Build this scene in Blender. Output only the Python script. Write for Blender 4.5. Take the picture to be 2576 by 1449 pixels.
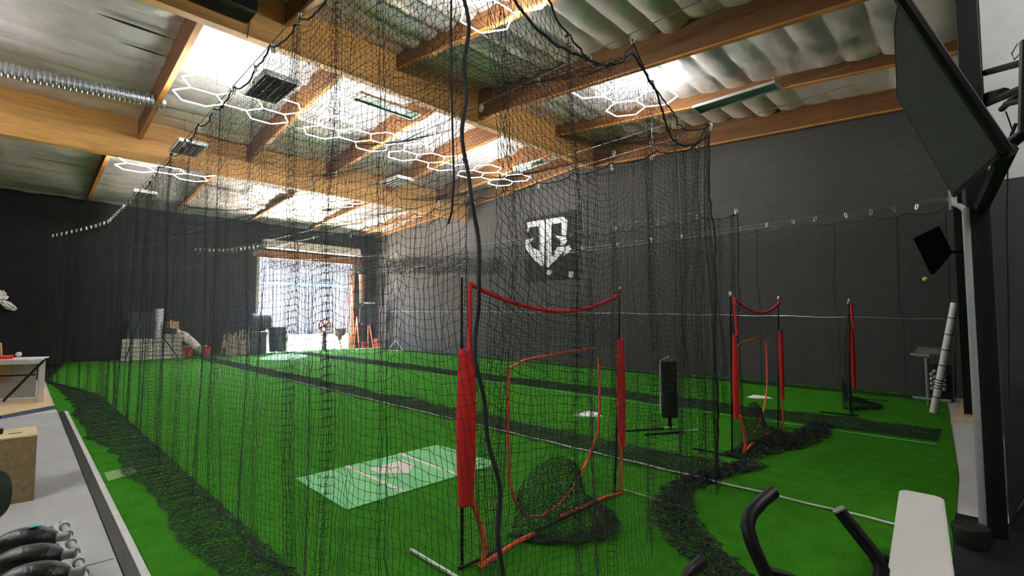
import bpy, bmesh, math, random
import numpy as np
from mathutils import Vector, Matrix

for o in list(bpy.data.objects): bpy.data.objects.remove(o)
SC = bpy.context.scene
COL = SC.collection
random.seed(7); RNG = np.random.RandomState(11)

# ------------------------------------------------------------------ camera
F = 1207.0; HC = 1.75; YAW = math.radians(45.7); PIT = math.atan(70/F)
cd = bpy.data.cameras.new('camera'); cd.sensor_width = 36.0; cd.lens = 36.0*F/2576
cd.clip_start = 0.02; cd.clip_end = 300
cam = bpy.data.objects.new('camera', cd); COL.objects.link(cam)
cam.location = (0, 0, HC); cam.rotation_euler = (math.pi/2+PIT, 0, -YAW)
SC.camera = cam

# ------------------------------------------------------------------ world, sun, exposure
w = bpy.data.worlds.new('world'); SC.world = w; w.use_nodes = True
bg = w.node_tree.nodes['Background']; bg.inputs[0].default_value = (0.72, 0.82, 1.0, 1); bg.inputs[1].default_value = 12.0
sl = bpy.data.lights.new('sun', 'SUN'); sl.energy = 110.0; sl.angle = 0.01; sl.color = (1, .93, .82)
so = bpy.data.objects.new('sun', sl); COL.objects.link(so)
so.rotation_euler = Vector((-.6, -.12, -1)).to_track_quat('-Z', 'Y').to_euler()
vs = SC.view_settings
vs.view_transform = 'Standard'; vs.look = 'None'; vs.gamma = 1; vs.use_curve_mapping = False
vs.exposure = 2.0

# ------------------------------------------------------------------ pixel -> world (for reading positions off the photograph)
_f0 = np.array([math.sin(YAW), math.cos(YAW), 0]); _r = np.array([math.cos(YAW), -math.sin(YAW), 0]); _u0 = np.array([0, 0, 1.])
_f = _f0*math.cos(PIT)+_u0*math.sin(PIT); _u = -_f0*math.sin(PIT)+_u0*math.cos(PIT); _C = np.array([0, 0, HC])
def ray(x, y): return _f+_r*(x-1288)/F-_u*(y-724.5)/F
def onz(x, y, z=0.0): d = ray(x, y); return _C+d*(z-HC)/d[2]
def onx(x, y, X): d = ray(x, y); return _C+d*X/d[0]
def ony(x, y, Y): d = ray(x, y); return _C+d*Y/d[1]

# ------------------------------------------------------------------ materials
def mat(name, col, rough=.7, metal=0, var=0.0, vscale=8, bump=0.0, bscale=40, emit=None, estr=0, spec=.5, col2=None, coat=0, stretch=None):
    m = bpy.data.materials.new(name); m.use_nodes = True; nt = m.node_tree; b = nt.nodes['Principled BSDF']
    b.inputs['Base Color'].default_value = (*col, 1); b.inputs['Roughness'].default_value = rough
    b.inputs['Metallic'].default_value = metal; b.inputs['Specular IOR Level'].default_value = spec
    b.inputs['Coat Weight'].default_value = coat
    tc = nt.nodes.new('ShaderNodeTexCoord'); src = tc.outputs['Object']
    if stretch:
        mp = nt.nodes.new('ShaderNodeMapping'); mp.inputs['Scale'].default_value = stretch
        nt.links.new(src, mp.inputs[0]); src = mp.outputs[0]
    if var or col2:
        n = nt.nodes.new('ShaderNodeTexNoise'); n.inputs['Scale'].default_value = vscale; n.inputs['Detail'].default_value = 6
        nt.links.new(src, n.inputs['Vector'])
        r = nt.nodes.new('ShaderNodeValToRGB'); r.color_ramp.elements[0].position = .3; r.color_ramp.elements[1].position = .7
        c2 = col2 if col2 else tuple(min(1, c*(1+var)) for c in col); c1 = tuple(c*(1-var) for c in col)
        r.color_ramp.elements[0].color = (*c1, 1); r.color_ramp.elements[1].color = (*c2, 1)
        nt.links.new(n.outputs['Fac'], r.inputs[0]); nt.links.new(r.outputs[0], b.inputs['Base Color'])
    if bump:
        n2 = nt.nodes.new('ShaderNodeTexNoise'); n2.inputs['Scale'].default_value = bscale; n2.inputs['Detail'].default_value = 8
        nt.links.new(src, n2.inputs['Vector'])
        bp = nt.nodes.new('ShaderNodeBump'); bp.inputs['Strength'].default_value = bump; bp.inputs['Distance'].default_value = .02
        nt.links.new(n2.outputs['Fac'], bp.inputs['Height']); nt.links.new(bp.outputs[0], b.inputs['Normal'])
    if emit:
        b.inputs['Emission Color'].default_value = (*emit, 1); b.inputs['Emission Strength'].default_value = estr
    return m
M = {}
M['turf'] = mat('turf', (.040, .20, .010), .9, var=.2, vscale=5, bump=.6, bscale=260, spec=.05)
def turf_detail():
    nt = M['turf'].node_tree; b = nt.nodes['Principled BSDF']
    ramp = [n for n in nt.nodes if n.type == 'VALTORGB'][0]
    tc = [n for n in nt.nodes if n.type == 'TEX_COORD'][0]
    n = nt.nodes.new('ShaderNodeTexNoise'); n.inputs['Scale'].default_value = 130; n.inputs['Detail'].default_value = 3
    nt.links.new(tc.outputs['Object'], n.inputs['Vector'])
    r = nt.nodes.new('ShaderNodeValToRGB'); r.color_ramp.elements[0].position = .35; r.color_ramp.elements[1].position = .65
    r.color_ramp.elements[0].color = (.45, .45, .45, 1); r.color_ramp.elements[1].color = (1.5, 1.5, 1.5, 1)
    nt.links.new(n.outputs['Fac'], r.inputs[0])
    mx = nt.nodes.new('ShaderNodeMix'); mx.data_type = 'RGBA'; mx.blend_type = 'MULTIPLY'; mx.inputs[0].default_value = 1
    nt.links.new(ramp.outputs[0], mx.inputs[6]); nt.links.new(r.outputs[0], mx.inputs[7])
    nt.links.new(mx.outputs[2], b.inputs['Base Color'])
turf_detail()
M['blackwall'] = mat('black_painted_wall', (.018, .018, .020), .9, spec=.2, var=.12, bump=.25, bscale=30)
M['logowall'] = mat('charcoal_painted_wall', (.065, .06, .06), .75, var=.12, bump=.25, bscale=30)
M['darkwall'] = mat('dark_grey_wall', (.03, .032, .032), .8, var=.1, bump=.1)
M['white'] = mat('white_paint', (.62, .63, .63), .5, var=.04)
M['whitewall'] = mat('white_wall_paint', (.5, .51, .52), .7, var=.04)
M['foil'] = mat('foil_insulation', (.66, .60, .60), .36, metal=.35, var=.10, vscale=2.2, bump=.9, bscale=7)
M['wood'] = mat('glulam_wood', (.70, .35, .10), .6, var=.18, vscale=1.3, bump=.15, bscale=30, stretch=(1.2, 6, 14))
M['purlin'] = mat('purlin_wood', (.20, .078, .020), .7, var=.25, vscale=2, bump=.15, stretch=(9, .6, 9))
M['lit_underside'] = mat('lit_purlin_underside', (.62, .24, .055), .65, var=.2, vscale=3)  # bright wood tone standing in for light on the purlin undersides
M['net'] = mat('black_net_twine', (.018, .020, .021), .7)
M['net_knot'] = M['net']
M['rope'] = mat('black_rope', (.01, .01, .012), .6, bump=.3, bscale=200)
M['cable'] = mat('steel_cable', (.35, .35, .36), .35, metal=.8)
M['darkcable'] = mat('grey_cable', (.12, .12, .12), .5, metal=.6)
M['chrome'] = mat('chrome', (.75, .75, .76), .2, metal=1)
M['hook'] = mat('bright_carabiner_steel', (.85, .85, .84), .3, metal=.6)
M['red'] = mat('red_fabric', (.68, .010, .012), .6, bump=.25, bscale=60)
M['orange'] = mat('orange_red_tape', (.75, .10, .035), .6, bump=.2)
M['black'] = mat('black_powder_coat', (.006, .006, .007), .5, spec=.25)
M['rubber'] = mat('black_rubber', (.008, .008, .009), .42, bump=.2, bscale=80)
M['greymat'] = mat('grey_gym_mat', (.33, .33, .32), .8, var=.06, vscale=3, bump=.2, bscale=150)
M['ply'] = mat('plywood', (.60, .43, .25), .65, var=.1, vscale=3, stretch=(1, 8, 1))
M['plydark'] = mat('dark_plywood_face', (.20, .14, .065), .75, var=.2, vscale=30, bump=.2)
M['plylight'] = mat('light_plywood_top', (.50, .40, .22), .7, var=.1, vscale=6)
M['concrete'] = mat('pale_concrete', (.46, .46, .44), .8, var=.08)
M['matgreen'] = mat('pale_green_mat', (.16, .50, .19), .8, var=.08, vscale=4, bump=.2, bscale=200)
M['matwhite'] = mat('white_mat_marking', (.62, .55, .50), .8, var=.04)
M['plate'] = mat('white_rubber_plate', (.8, .8, .78), .5)
M['pad'] = mat('white_vinyl_pad', (.55, .54, .52), .45, var=.02)
M['banner'] = mat('black_banner_cloth', (.03, .03, .033), .7)
M['bannerw'] = mat('white_banner_print', (.75, .75, .75), .6)
M['tube'] = mat('white_light_tube', (1, 1, 1), .5, emit=(.93, 1.0, .97), estr=23)
M['fixwhite'] = mat('white_enamel', (.6, .62, .6), .4)
M['mirror'] = mat('mirror_reflector', (.5, .55, .52), .18, metal=1)
M['duct'] = mat('foil_duct', (.5, .5, .54), .42, metal=1, bump=.3, bscale=25)
M['silver'] = mat('grey_steel', (.3, .31, .31), .4, metal=.5)
M['greypipe'] = mat('grey_painted_pipe', (.28, .30, .30), .5)
M['blue'] = mat('dark_blue_tape', (.02, .08, .2), .6)
M['block'] = mat('pale_concrete_block', (.42, .41, .37), .85, var=.15, bump=.4, bscale=30)
M['tan'] = mat('tan_cardboard', (.45, .29, .14), .8, var=.08)
M['sack'] = mat('cream_sack_cloth', (.55, .52, .46), .8, bump=.4, bscale=20)
M['greywhite'] = mat('grey_white_plastic', (.55, .57, .62), .5)
M['timber'] = mat('weathered_timber', (.34, .28, .21), .8, var=.3, vscale=10)
M['bin'] = mat('dark_plastic_bin', (.02, .025, .03), .5)
M['door'] = mat('beige_painted_steel', (.50, .49, .42), .5)
M['oranpaint'] = mat('orange_paint', (.85, .22, .09), .5)
M['brown'] = mat('brown_cover', (.22, .12, .08), .7)
M['jacket'] = mat('charcoal_cloth', (.04, .042, .05), .85, bump=.3)
M['glass'] = mat('dark_grey_screen', (.10, .10, .102), .8)
M['teal'] = mat('teal_print', (.02, .45, .5), .5)
M['yellow'] = mat('yellow_ball', (.8, .6, .2), .6)
M['facade'] = mat('pale_blue_corrugated_facade', (.028, .031, .040), .9)
M['ground'] = mat('pale_concrete_yard', (.55, .5, .42), .9, var=.05)
M['patch'] = mat('worn_turf_patch', (.17, .30, .09), .85, var=.15, vscale=20, bump=.4, bscale=150)
M['brownwood'] = mat('dark_brown_timber', (.07, .04, .018), .7, var=.2)
M['greenvin'] = mat('green_tinted_reflector', (.06, .17, .11), .3, metal=.3, bump=.2, bscale=4)
M['clear'] = mat('frosted_plastic_sheet', (.5, .5, .5), .6)

# ------------------------------------------------------------------ helpers
ORG = {}
def thing(name, label, cat, loc=(0, 0, 0), group=None):
    o = bpy.data.objects.new(name, None); COL.objects.link(o); o.location = tuple(float(c) for c in loc)
    o.empty_display_size = .1; o['label'] = label; o['category'] = cat
    if group: o['group'] = group
    ORG[o.name] = Vector(o.location); return o
def tag(o, label, cat, group=None):
    o['label'] = label; o['category'] = cat
    if group: o['group'] = group
    return o
def struct(o): o['kind'] = 'structure'; return o
def copy_tree(o, parent=None):
    c = o.copy(); COL.objects.link(c)
    if parent is not None: c.parent = parent
    for ch in list(o.children): copy_tree(ch, c)
    return c

class MB:
    def __init__(s): s.v = []; s.f = []
    def add(s, vs, fs):
        n = len(s.v); s.v += [tuple(float(c) for c in v) for v in vs]; s.f += [tuple(i+n for i in f) for f in fs]; return s
    def box(s, lo, hi, M4=None):
        x0, y0, z0 = lo; x1, y1, z1 = hi
        vs = [Vector(p) for p in ((x0,y0,z0),(x1,y0,z0),(x1,y1,z0),(x0,y1,z0),(x0,y0,z1),(x1,y0,z1),(x1,y1,z1),(x0,y1,z1))]
        if M4 is not None: vs = [M4 @ v for v in vs]
        return s.add(vs, [(0,3,2,1),(4,5,6,7),(0,1,5,4),(1,2,6,5),(2,3,7,6),(3,0,4,7)])
    def cbox(s, c, d, rz=0, rx=0, ry=0):
        Mx = Matrix.Translation(Vector([float(k) for k in c])) @ Matrix.Rotation(rz, 4, 'Z') @ Matrix.Rotation(ry, 4, 'Y') @ Matrix.Rotation(rx, 4, 'X')
        h = [k/2 for k in d]; return s.box([-k for k in h], h, Mx)
    def tube(s, pts, r, n=8, closed=False, caps=True):
        P = [Vector([float(c) for c in p]) for p in pts]; m = len(P)
        rr = r if hasattr(r, '__len__') else [r]*m
        up = None; rings = []
        for i in range(m):
            a = P[(i-1) % m] if (closed or i > 0) else P[i]; b = P[(i+1) % m] if (closed or i < m-1) else P[i]
            t = (b-a)
            if t.length < 1e-9: t = Vector((0, 0, 1))
            t.normalize()
            if up is None:
                up = Vector((0, 0, 1)) if abs(t.z) < .9 else Vector((1, 0, 0))
            x = t.cross(up)
            if x.length < 1e-6: x = t.orthogonal()
            x.normalize(); y = x.cross(t); y.normalize(); up = y
            rings.append([P[i]+(x*math.cos(2*math.pi*k/n)+y*math.sin(2*math.pi*k/n))*rr[i] for k in range(n)])
        vs = [v for rg in rings for v in rg]; fs = []
        for i in range(m if closed else m-1):
            j = (i+1) % m
            for k in range(n): fs.append((i*n+k, i*n+(k+1) % n, j*n+(k+1) % n, j*n+k))
        if caps and not closed: fs.append(tuple(range(n))[::-1]); fs.append(tuple((m-1)*n+k for k in range(n)))
        return s.add(vs, fs)
    def lathe(s, c, prof, n=20, axis=None, caps=True):
        c = Vector([float(k) for k in c]); Mx = Matrix.Identity(3)
        if axis is not None: Mx = Vector([float(k) for k in axis]).to_track_quat('Z', 'Y').to_matrix()
        vs = []; fs = []
        for (r, z) in prof:
            for k in range(n):
                a = 2*math.pi*k/n; vs.append(c+Mx @ Vector((r*math.cos(a), r*math.sin(a), z)))
        for i in range(len(prof)-1):
            for k in range(n): fs.append((i*n+k, i*n+(k+1) % n, (i+1)*n+(k+1) % n, (i+1)*n+k))
        if caps: fs.append(tuple(range(n))[::-1]); fs.append(tuple((len(prof)-1)*n+k for k in range(n)))
        return s.add(vs, fs)
    def prism(s, poly, o, ux, uy, t):
        o = Vector([float(k) for k in o]); ux = Vector(ux); uy = Vector(uy); nn = ux.cross(uy).normalized()*t
        a = [o+ux*p[0]+uy*p[1] for p in poly]; n = len(a)
        vs = a+[v+nn for v in a]; fs = [tuple(range(n))[::-1], tuple(range(n, 2*n))]
        for i in range(n): fs.append((i, (i+1) % n, n+(i+1) % n, n+i))
        return s.add(vs, fs)
    def ell(s, c, r, nu=14, nv=9, M3=None, jit=0):
        c = Vector([float(k) for k in c]); vs = []; fs = []
        for j in range(nv+1):
            th = math.pi*j/nv
            for k in range(nu):
                a = 2*math.pi*k/nu
                v = Vector((r[0]*math.sin(th)*math.cos(a), r[1]*math.sin(th)*math.sin(a), r[2]*math.cos(th)))
                if jit: v *= 1+random.uniform(-jit, jit)
                if M3 is not None: v = M3 @ v
                vs.append(c+v)
        for j in range(nv):
            for k in range(nu): fs.append((j*nu+k, (j+1)*nu+k, (j+1)*nu+(k+1) % nu, j*nu+(k+1) % nu))
        return s.add(vs, fs)
    def build(s, name, m, parent=None, loc=None, smooth=False, bevel=0):
        me = bpy.data.meshes.new(name)
        if parent is not None: org = ORG[parent.name]
        else: org = Vector(tuple(float(c) for c in loc)) if loc is not None else Vector((0, 0, 0))
        me.from_pydata([Vector(v)-org for v in s.v], [], s.f); me.update()
        bm = bmesh.new(); bm.from_mesh(me); bmesh.ops.remove_doubles(bm, verts=bm.verts, dist=1e-5)
        bmesh.ops.recalc_face_normals(bm, faces=bm.faces); bm.to_mesh(me); bm.free()
        o = bpy.data.objects.new(name, me); COL.objects.link(o)
        if m: me.materials.append(m)
        if smooth:
            me.polygons.foreach_set('use_smooth', [True]*len(me.polygons))
            if hasattr(me, 'set_sharp_from_angle'): me.set_sharp_from_angle(angle=math.radians(40))
        if bevel:
            md = o.modifiers.new('bevel', 'BEVEL'); md.width = bevel; md.segments = 2; md.limit_method = 'ANGLE'
        if parent is not None: o.parent = parent; ORG[o.name] = org.copy()
        else: o.location = org; ORG[o.name] = org.copy()
        return o

def np_mesh(name, V, Q, m, parent=None, loc=(0, 0, 0)):
    loc = np.array(loc, float)
    me = bpy.data.meshes.new(name); V = np.ascontiguousarray(V-loc, dtype=np.float32); Q = np.ascontiguousarray(Q, dtype=np.int32)
    me.vertices.add(len(V)); me.vertices.foreach_set('co', V.ravel())
    me.loops.add(Q.size); me.loops.foreach_set('vertex_index', Q.ravel())
    me.polygons.add(len(Q)); me.polygons.foreach_set('loop_start', np.arange(0, Q.size, Q.shape[1], dtype=np.int32))
    me.update(calc_edges=True)
    me.materials.append(m)
    o = bpy.data.objects.new(name, me); COL.objects.link(o); o.location = tuple(loc)
    if parent is not None: o.parent = parent; o.location = (0, 0, 0)
    return o

def strands(G, r, knots=None, mask=None, kr=2.9):
    """grid of net knots (nu,nv,3) -> three-sided twines between neighbours, with small knots"""
    nu, nv, _ = G.shape
    A = np.concatenate([G[:-1].reshape(-1, 3), G[:, :-1].reshape(-1, 3)]); B = np.concatenate([G[1:].reshape(-1, 3), G[:, 1:].reshape(-1, 3)])
    if mask is not None:
        mm = np.concatenate([(mask[:-1] & mask[1:]).ravel(), (mask[:, :-1] & mask[:, 1:]).ravel()]); A = A[mm]; B = B[mm]
    t = B-A; L = np.linalg.norm(t, axis=1, keepdims=True)+1e-9; t = t/L
    up = np.where(np.abs(t[:, 2:3]) < .9, np.array([[0, 0, 1.]]), np.array([[1., 0, 0]]))
    x = np.cross(t, up); x /= np.linalg.norm(x, axis=1, keepdims=True)+1e-9; y = np.cross(x, t)
    offs = [x*math.cos(a)*r+y*math.sin(a)*r for a in (0.5, 0.5+2*math.pi/3, 0.5+4*math.pi/3)]
    V = np.stack([A+offs[0], A+offs[1], A+offs[2], B+offs[0], B+offs[1], B+offs[2]], 1).reshape(-1, 3)
    n = len(A); b = np.arange(n)[:, None]*6
    Q = np.concatenate([b+np.array([[0, 1, 4, 3]]), b+np.array([[1, 2, 5, 4]]), b+np.array([[2, 0, 3, 5]])])
    if knots is not None:
        K = G[knots]; k = r*kr; o6 = np.array([[k,0,0],[-k,0,0],[0,k,0],[0,-k,0],[0,0,k],[0,0,-k]])
        KV = (K[:, None, :]+o6[None]).reshape(-1, 3); kb = len(V)+np.arange(len(K))[:, None]*6
        KQ = [kb+np.array([[4,0,2,2]]), kb+np.array([[4,2,1,1]]), kb+np.array([[4,1,3,3]]), kb+np.array([[4,3,0,0]]),
              kb+np.array([[5,2,0,0]]), kb+np.array([[5,1,2,2]]), kb+np.array([[5,3,1,1]]), kb+np.array([[5,0,3,3]])]
        # thin quads: split corner duplicates by tiny offset-free degenerate avoidance (use two-vertex diamonds instead)
        KQ = [kb+np.array([[0,2,1,3]]), kb+np.array([[0,4,1,5]]), kb+np.array([[2,4,3,5]])]
        V = np.concatenate([V, KV]); Q = np.concatenate([Q]+KQ)
    return V, Q

def wav(x, seed, lo=.5, hi=3, n=6):
    rs = np.random.RandomState(seed); o = np.zeros_like(x, dtype=float)
    for i in range(n):
        fq = rs.uniform(lo, hi); o += np.sin(x*fq*2*math.pi+rs.uniform(0, 7))/n**.5
    return o

# ------------------------------------------------------------------ setting: ground, walls, roof
RZ = 9.7
def roofz(Y): return 7.95-.11*abs(Y-RZ)
XW = 14.1; YF = 24.6; XL = -8.0; YB = -4.5
struct(MB().box((XL, YB, -.12), (XW, YF, -.012)).build('floor', M['concrete']))
turf = [(.68, -.6), (3.2, .0), (4.7, .22), (7.3, .25), (13.0, .55), (14.1, .6), (14.1, 24.6), (1.15, 24.6), (1.15, 23.1), (.56, 17.9), (.56, 12.5), (.66, 8), (.70, 4)]
o = MB().prism(turf, (0, 0, -.012), (1, 0, 0), (0, 1, 0), .012).build('floor', M['turf']); struct(o)
struct(MB().box((XL, YB, -.012), (.56, 12.1, .0)).build('floor', M['greymat']))
struct(MB().box((XL, 18.0, -.0118), (1.15, 24.6, -.002)).build('floor', M['rubber']))
struct(MB().add([(3.2, -4.4, -.001), (5.74, -4.4, -.001), (5.9, .235, -.001), (4.7, .215, -.001), (3.2, -.005, -.001)], [(0, 1, 2, 3, 4)]).build('floor', M['rubber']))
struct(MB().box((.565, YB, -.01), (.635, 12.0, .012)).build('trim_1', M['rubber']))
struct(MB().box((.64, YB, -.01), (.685, 12.0, .02)).build('trim_2', M['concrete']))
struct(MB().box((XL, 4.55, .0), (.55, 4.562, .0015)).build('trim_3', M['rubber']))
# walls
wf = MB()
DX0, DX1, DH = 7.88, 12.62, 4.55
wf.box((XL, YF, -.2), (DX0, YF+.25, 8.2)); wf.box((DX1, YF, -.2), (XW, YF+.25, 8.2)); wf.box((DX0, YF, DH), (DX1, YF+.25, 8.2))
struct(wf.build('wall_far', M['blackwall']))
struct(MB().box((XW, YB, -.2), (XW+.25, YF+.25, 8.3)).build('wall_right', M['logowall']))
struct(MB().box((XL-.25, YB, -.2), (XL, YF+.25, 8.3)).build('wall_left', M['blackwall']))
struct(MB().box((XL-.25, YB-.25, -.2), (XW+.25, YB, 8.3)).build('wall_back', M['darkwall']))
struct(MB().box((5.90, -.30, 0), (12.0, -.16, 6.9)).build('wall_near', M['blackwall']))
struct(MB().box((5.75, YB, 0), (5.90, -.10, 2.9)).build('wall_side', M['darkwall']))  # dark lower wall: light falling off downwards is put into the colour
struct(MB().box((5.75, YB, 2.9), (5.90, -.10, 6.9)).build('wall_side', M['whitewall']))
struct(MB().box((12.0, -.30, 0), (14.1, .27, 3.6)).build('wall_near', M['blackwall']))
struct(MB().box((12.0, -.30, 3.6), (14.1, .27, 6.95)).build('wall_near', M['whitewall']))

# roof: foil insulation sagging between the joists that run along X
def roof():
    xs = np.arange(XL, XW+.01, .10); pitch = .61
    ys = np.concatenate([np.linspace(k*pitch, (k+1)*pitch, 11)[:-1] for k in range(int(YB/pitch)-1, int(YF/pitch)+2)])
    ys = ys[(ys > YB-.2) & (ys < YF+.3)]
    X, Y = np.meshgrid(xs, ys, indexing='ij')
    k = np.floor(Y/pitch).astype(int); fr = Y/pitch-k
    rs = np.random.RandomState(5); S = rs.uniform(.035, .11, 400); Ph = rs.uniform(0, 9, 400)
    sag = S[k+50]*(1+.35*np.sin(X*.9+Ph[k+50]))
    z = 7.95-.11*np.abs(Y-RZ)-sag*np.sin(math.pi*fr)**.7
    n = np.zeros_like(X)
    for i in range(26):
        a = rs.uniform(0, math.pi); fq = rs.uniform(2, 13)
        n += np.sin((X*math.cos(a)+Y*math.sin(a))*fq+rs.uniform(0, 7)+1.3*np.sin(X*rs.uniform(.5, 2)+Y*rs.uniform(.5, 2)))/fq**.8
    z += n*.016*np.sin(math.pi*fr)**.5
    z -= .02*np.abs(np.sin(X*2.7+Ph[k+50]*3+Y))**6
    V = np.stack([X, Y, z], -1).reshape(-1, 3); nx, ny = X.shape
    idx = np.arange(nx*ny).reshape(nx, ny)
    Q = np.stack([idx[:-1, :-1], idx[1:, :-1], idx[1:, 1:], idx[:-1, 1:]], -1).reshape(-1, 4)
    o = np_mesh('ceiling', V, Q, M['foil']); o.data.polygons.foreach_set('use_smooth', [True]*len(o.data.polygons)); struct(o)
    struct(MB().add([(XL-.3, YB-.3, 6.9), (XW+.3, YB-.3, 6.9), (XW+.3, RZ, 8.35), (XL-.3, RZ, 8.35), (XL-.3, YF+.3, 6.85), (XW+.3, YF+.3, 6.85)],
                    [(0, 1, 2, 3), (3, 2, 5, 4)]).build('ceiling', M['darkwall']))
roof()
# dark slits where the insulation has come apart
for (a, b, wd) in (((235, 92), (440, 150), .05), ((295, 148), (425, 185), .035), ((70, 355), (235, 382), .04)):
    p = onz(*a, 7.1); q = onz(*b, 7.1); Y = (p[1]+q[1])/2; zz = roofz(Y)-.16
    pts = []; n = 14
    for i in range(n+1):
        t = i/n; pts.append((p[0]+(q[0]-p[0])*t, -math.sin(math.pi*t)*wd))
    for i in range(n-1, 0, -1):
        t = i/n; pts.append((p[0]+(q[0]-p[0])*t, math.sin(math.pi*t)*wd))
    struct(MB().prism(pts, (0, Y, zz), (1, 0, 0), (0, 1, 0), .004).build('ceiling', M['rubber']))

def beam(Y, zb, name='trim_4'):
    struct(MB().box((XL, Y-.11, zb), (XW-.05, Y+.11, roofz(Y)+.15)).build(name, M['wood'], bevel=.01))
beam(RZ, 6.98); beam(16.6, 6.07, 'trim_5')
def purlin(X, y0, y1, depth=.45, depth1=None, wd=.09):
    b = MB()
    za, zb = roofz(y0), roofz(y1); d1 = depth if depth1 is None else depth1
    vs = [(X-wd/2, y0, za-depth), (X+wd/2, y0, za-depth), (X+wd/2, y1, zb-d1), (X-wd/2, y1, zb-d1),
          (X-wd/2, y0, za+.05), (X+wd/2, y0, za+.05), (X+wd/2, y1, zb+.05), (X-wd/2, y1, zb+.05)]
    b.add(vs, [(0,3,2,1),(4,5,6,7),(0,1,5,4),(1,2,6,5),(2,3,7,6),(3,0,4,7)])
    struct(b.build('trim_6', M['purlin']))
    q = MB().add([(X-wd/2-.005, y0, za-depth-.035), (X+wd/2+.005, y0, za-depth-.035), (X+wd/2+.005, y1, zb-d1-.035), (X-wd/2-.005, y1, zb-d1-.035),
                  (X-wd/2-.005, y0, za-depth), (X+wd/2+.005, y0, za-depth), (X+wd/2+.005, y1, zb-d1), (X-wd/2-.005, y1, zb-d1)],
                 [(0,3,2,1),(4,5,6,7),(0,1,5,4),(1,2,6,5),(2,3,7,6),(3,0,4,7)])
    struct(q.build('trim_9', M['lit_underside']))  # thin bright strip: the lit underside put into shape and colour
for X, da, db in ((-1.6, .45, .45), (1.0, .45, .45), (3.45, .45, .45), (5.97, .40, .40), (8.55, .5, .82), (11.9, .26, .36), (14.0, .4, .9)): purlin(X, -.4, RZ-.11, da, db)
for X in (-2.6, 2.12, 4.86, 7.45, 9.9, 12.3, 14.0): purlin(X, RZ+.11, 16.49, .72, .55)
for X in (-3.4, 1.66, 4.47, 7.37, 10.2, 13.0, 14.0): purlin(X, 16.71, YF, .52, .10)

# outside, seen through the roller door
struct(MB().box((-30, YF+.25, -.2), (60, 60, -.02)).build('ground', M['ground']))
fb = MB()
for k in range(180):
    x = -10+k*.33; fb.box((x, 46.0, 0), (x+.2, 46.06, 9.5))
fb.box((-10, 46.06, 0), (50, 46.4, 9.5))
t = thing('warehouse', 'pale white corrugated warehouse across the yard, seen through the door', 'building', (20, 46.2, 0))
fb.build('wall', M['facade'], t)
MB().box((-10, 45.9, 4.6), (50, 46.0, 4.85)).build('trim_band', M['blue'], t)
# roller door parts
t = thing('roller_door', 'rolled-up door above the bright opening with beige coil housing', 'roller door', (10.25, YF, 0))
c = MB(); c.box((7.95, YF-.42, 4.98), (12.95, YF-.02, 5.42)); c.build('coil_housing', M['door'], t, bevel=.08)
MB().tube([(8.0, YF-.44, 5.05), (12.95, YF-.44, 5.05)], .07, 10).build('bottom_bar', M['white'], t, smooth=True)
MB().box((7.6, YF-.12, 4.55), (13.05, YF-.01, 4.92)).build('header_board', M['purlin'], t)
MB().box((7.78, YF-.08, 0), (7.90, YF-.01, 4.55)).build('guide_rail', M['door'], t)
MB().box((12.60, YF-.08, 0), (12.76, YF-.01, 4.55)).build('guide_rail', M['door'], t)
MB().lathe((7.72, YF-.25, 5.2), [(.16, 0), (.19, .05), (.19, .14), (.1, .16)], 16, axis=(1, 0, 0)).build('drum_end', M['black'], t)
# pale concrete pad and plywood at the turf's near edge
struct(MB().add([(7.29, .24, .001), (14, .56, .001), (14, -.1, .001), (5.9, -.12, .001), (5.9, -.02, .001)], [(0, 1, 2, 3, 4)]).build('floor', M['concrete']))

# plywood platform, upper left
t = thing('plywood_platform', 'low plywood platform with black and blue edge at the far end of the grey mat', 'platform', (-1, 13.5, 0))
pp = [(XL, 11.9), (-.16, 12.1), (.52, 12.72), (.50, 17.0), (.4, 18.0), (XL, 18.0)]
MB().prism(pp, (0, 0, .0), (1, 0, 0), (0, 1, 0), .05).build('deck', M['ply'], t)
MB().box((XL, 11.84, 0), (-.16, 11.9, .045)).tube([(-.16, 12.06, .025), (.54, 12.69, .025)], .022, 6).build('black_edge', M['rubber'], t)
MB().box((XL, 11.78, 0), (-.16, 11.83, .02)).tube([(-.16, 12.0, .01), (.56, 12.63, .01)], .015, 6).build('blue_edge', M['blue'], t)

# ------------------------------------------------------------------ nets
def pleated(y0, y1, step, pleats, amp=.035, n=8, lead=.05):
    """positions along a hanging net: even columns, with tight zigzag gathers at the pleats"""
    Y = []; O = []; y = y0; pl = sorted(pleats); i = 0
    while y < y1:
        if i < len(pl) and y >= pl[i][0]:
            k = max(3, int(n*pl[i][1]*.75)); wdt = .020*pl[i][1]
            for j in range(k):
                Y.append(y+wdt*2*j/k+random.uniform(-.006, .006)); O.append(amp*random.uniform(-1.0, 1.0))
            y += wdt*2; i += 1
        else: Y.append(y); O.append(0.0); y += step
    return np.array(Y), np.array(O)

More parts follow.
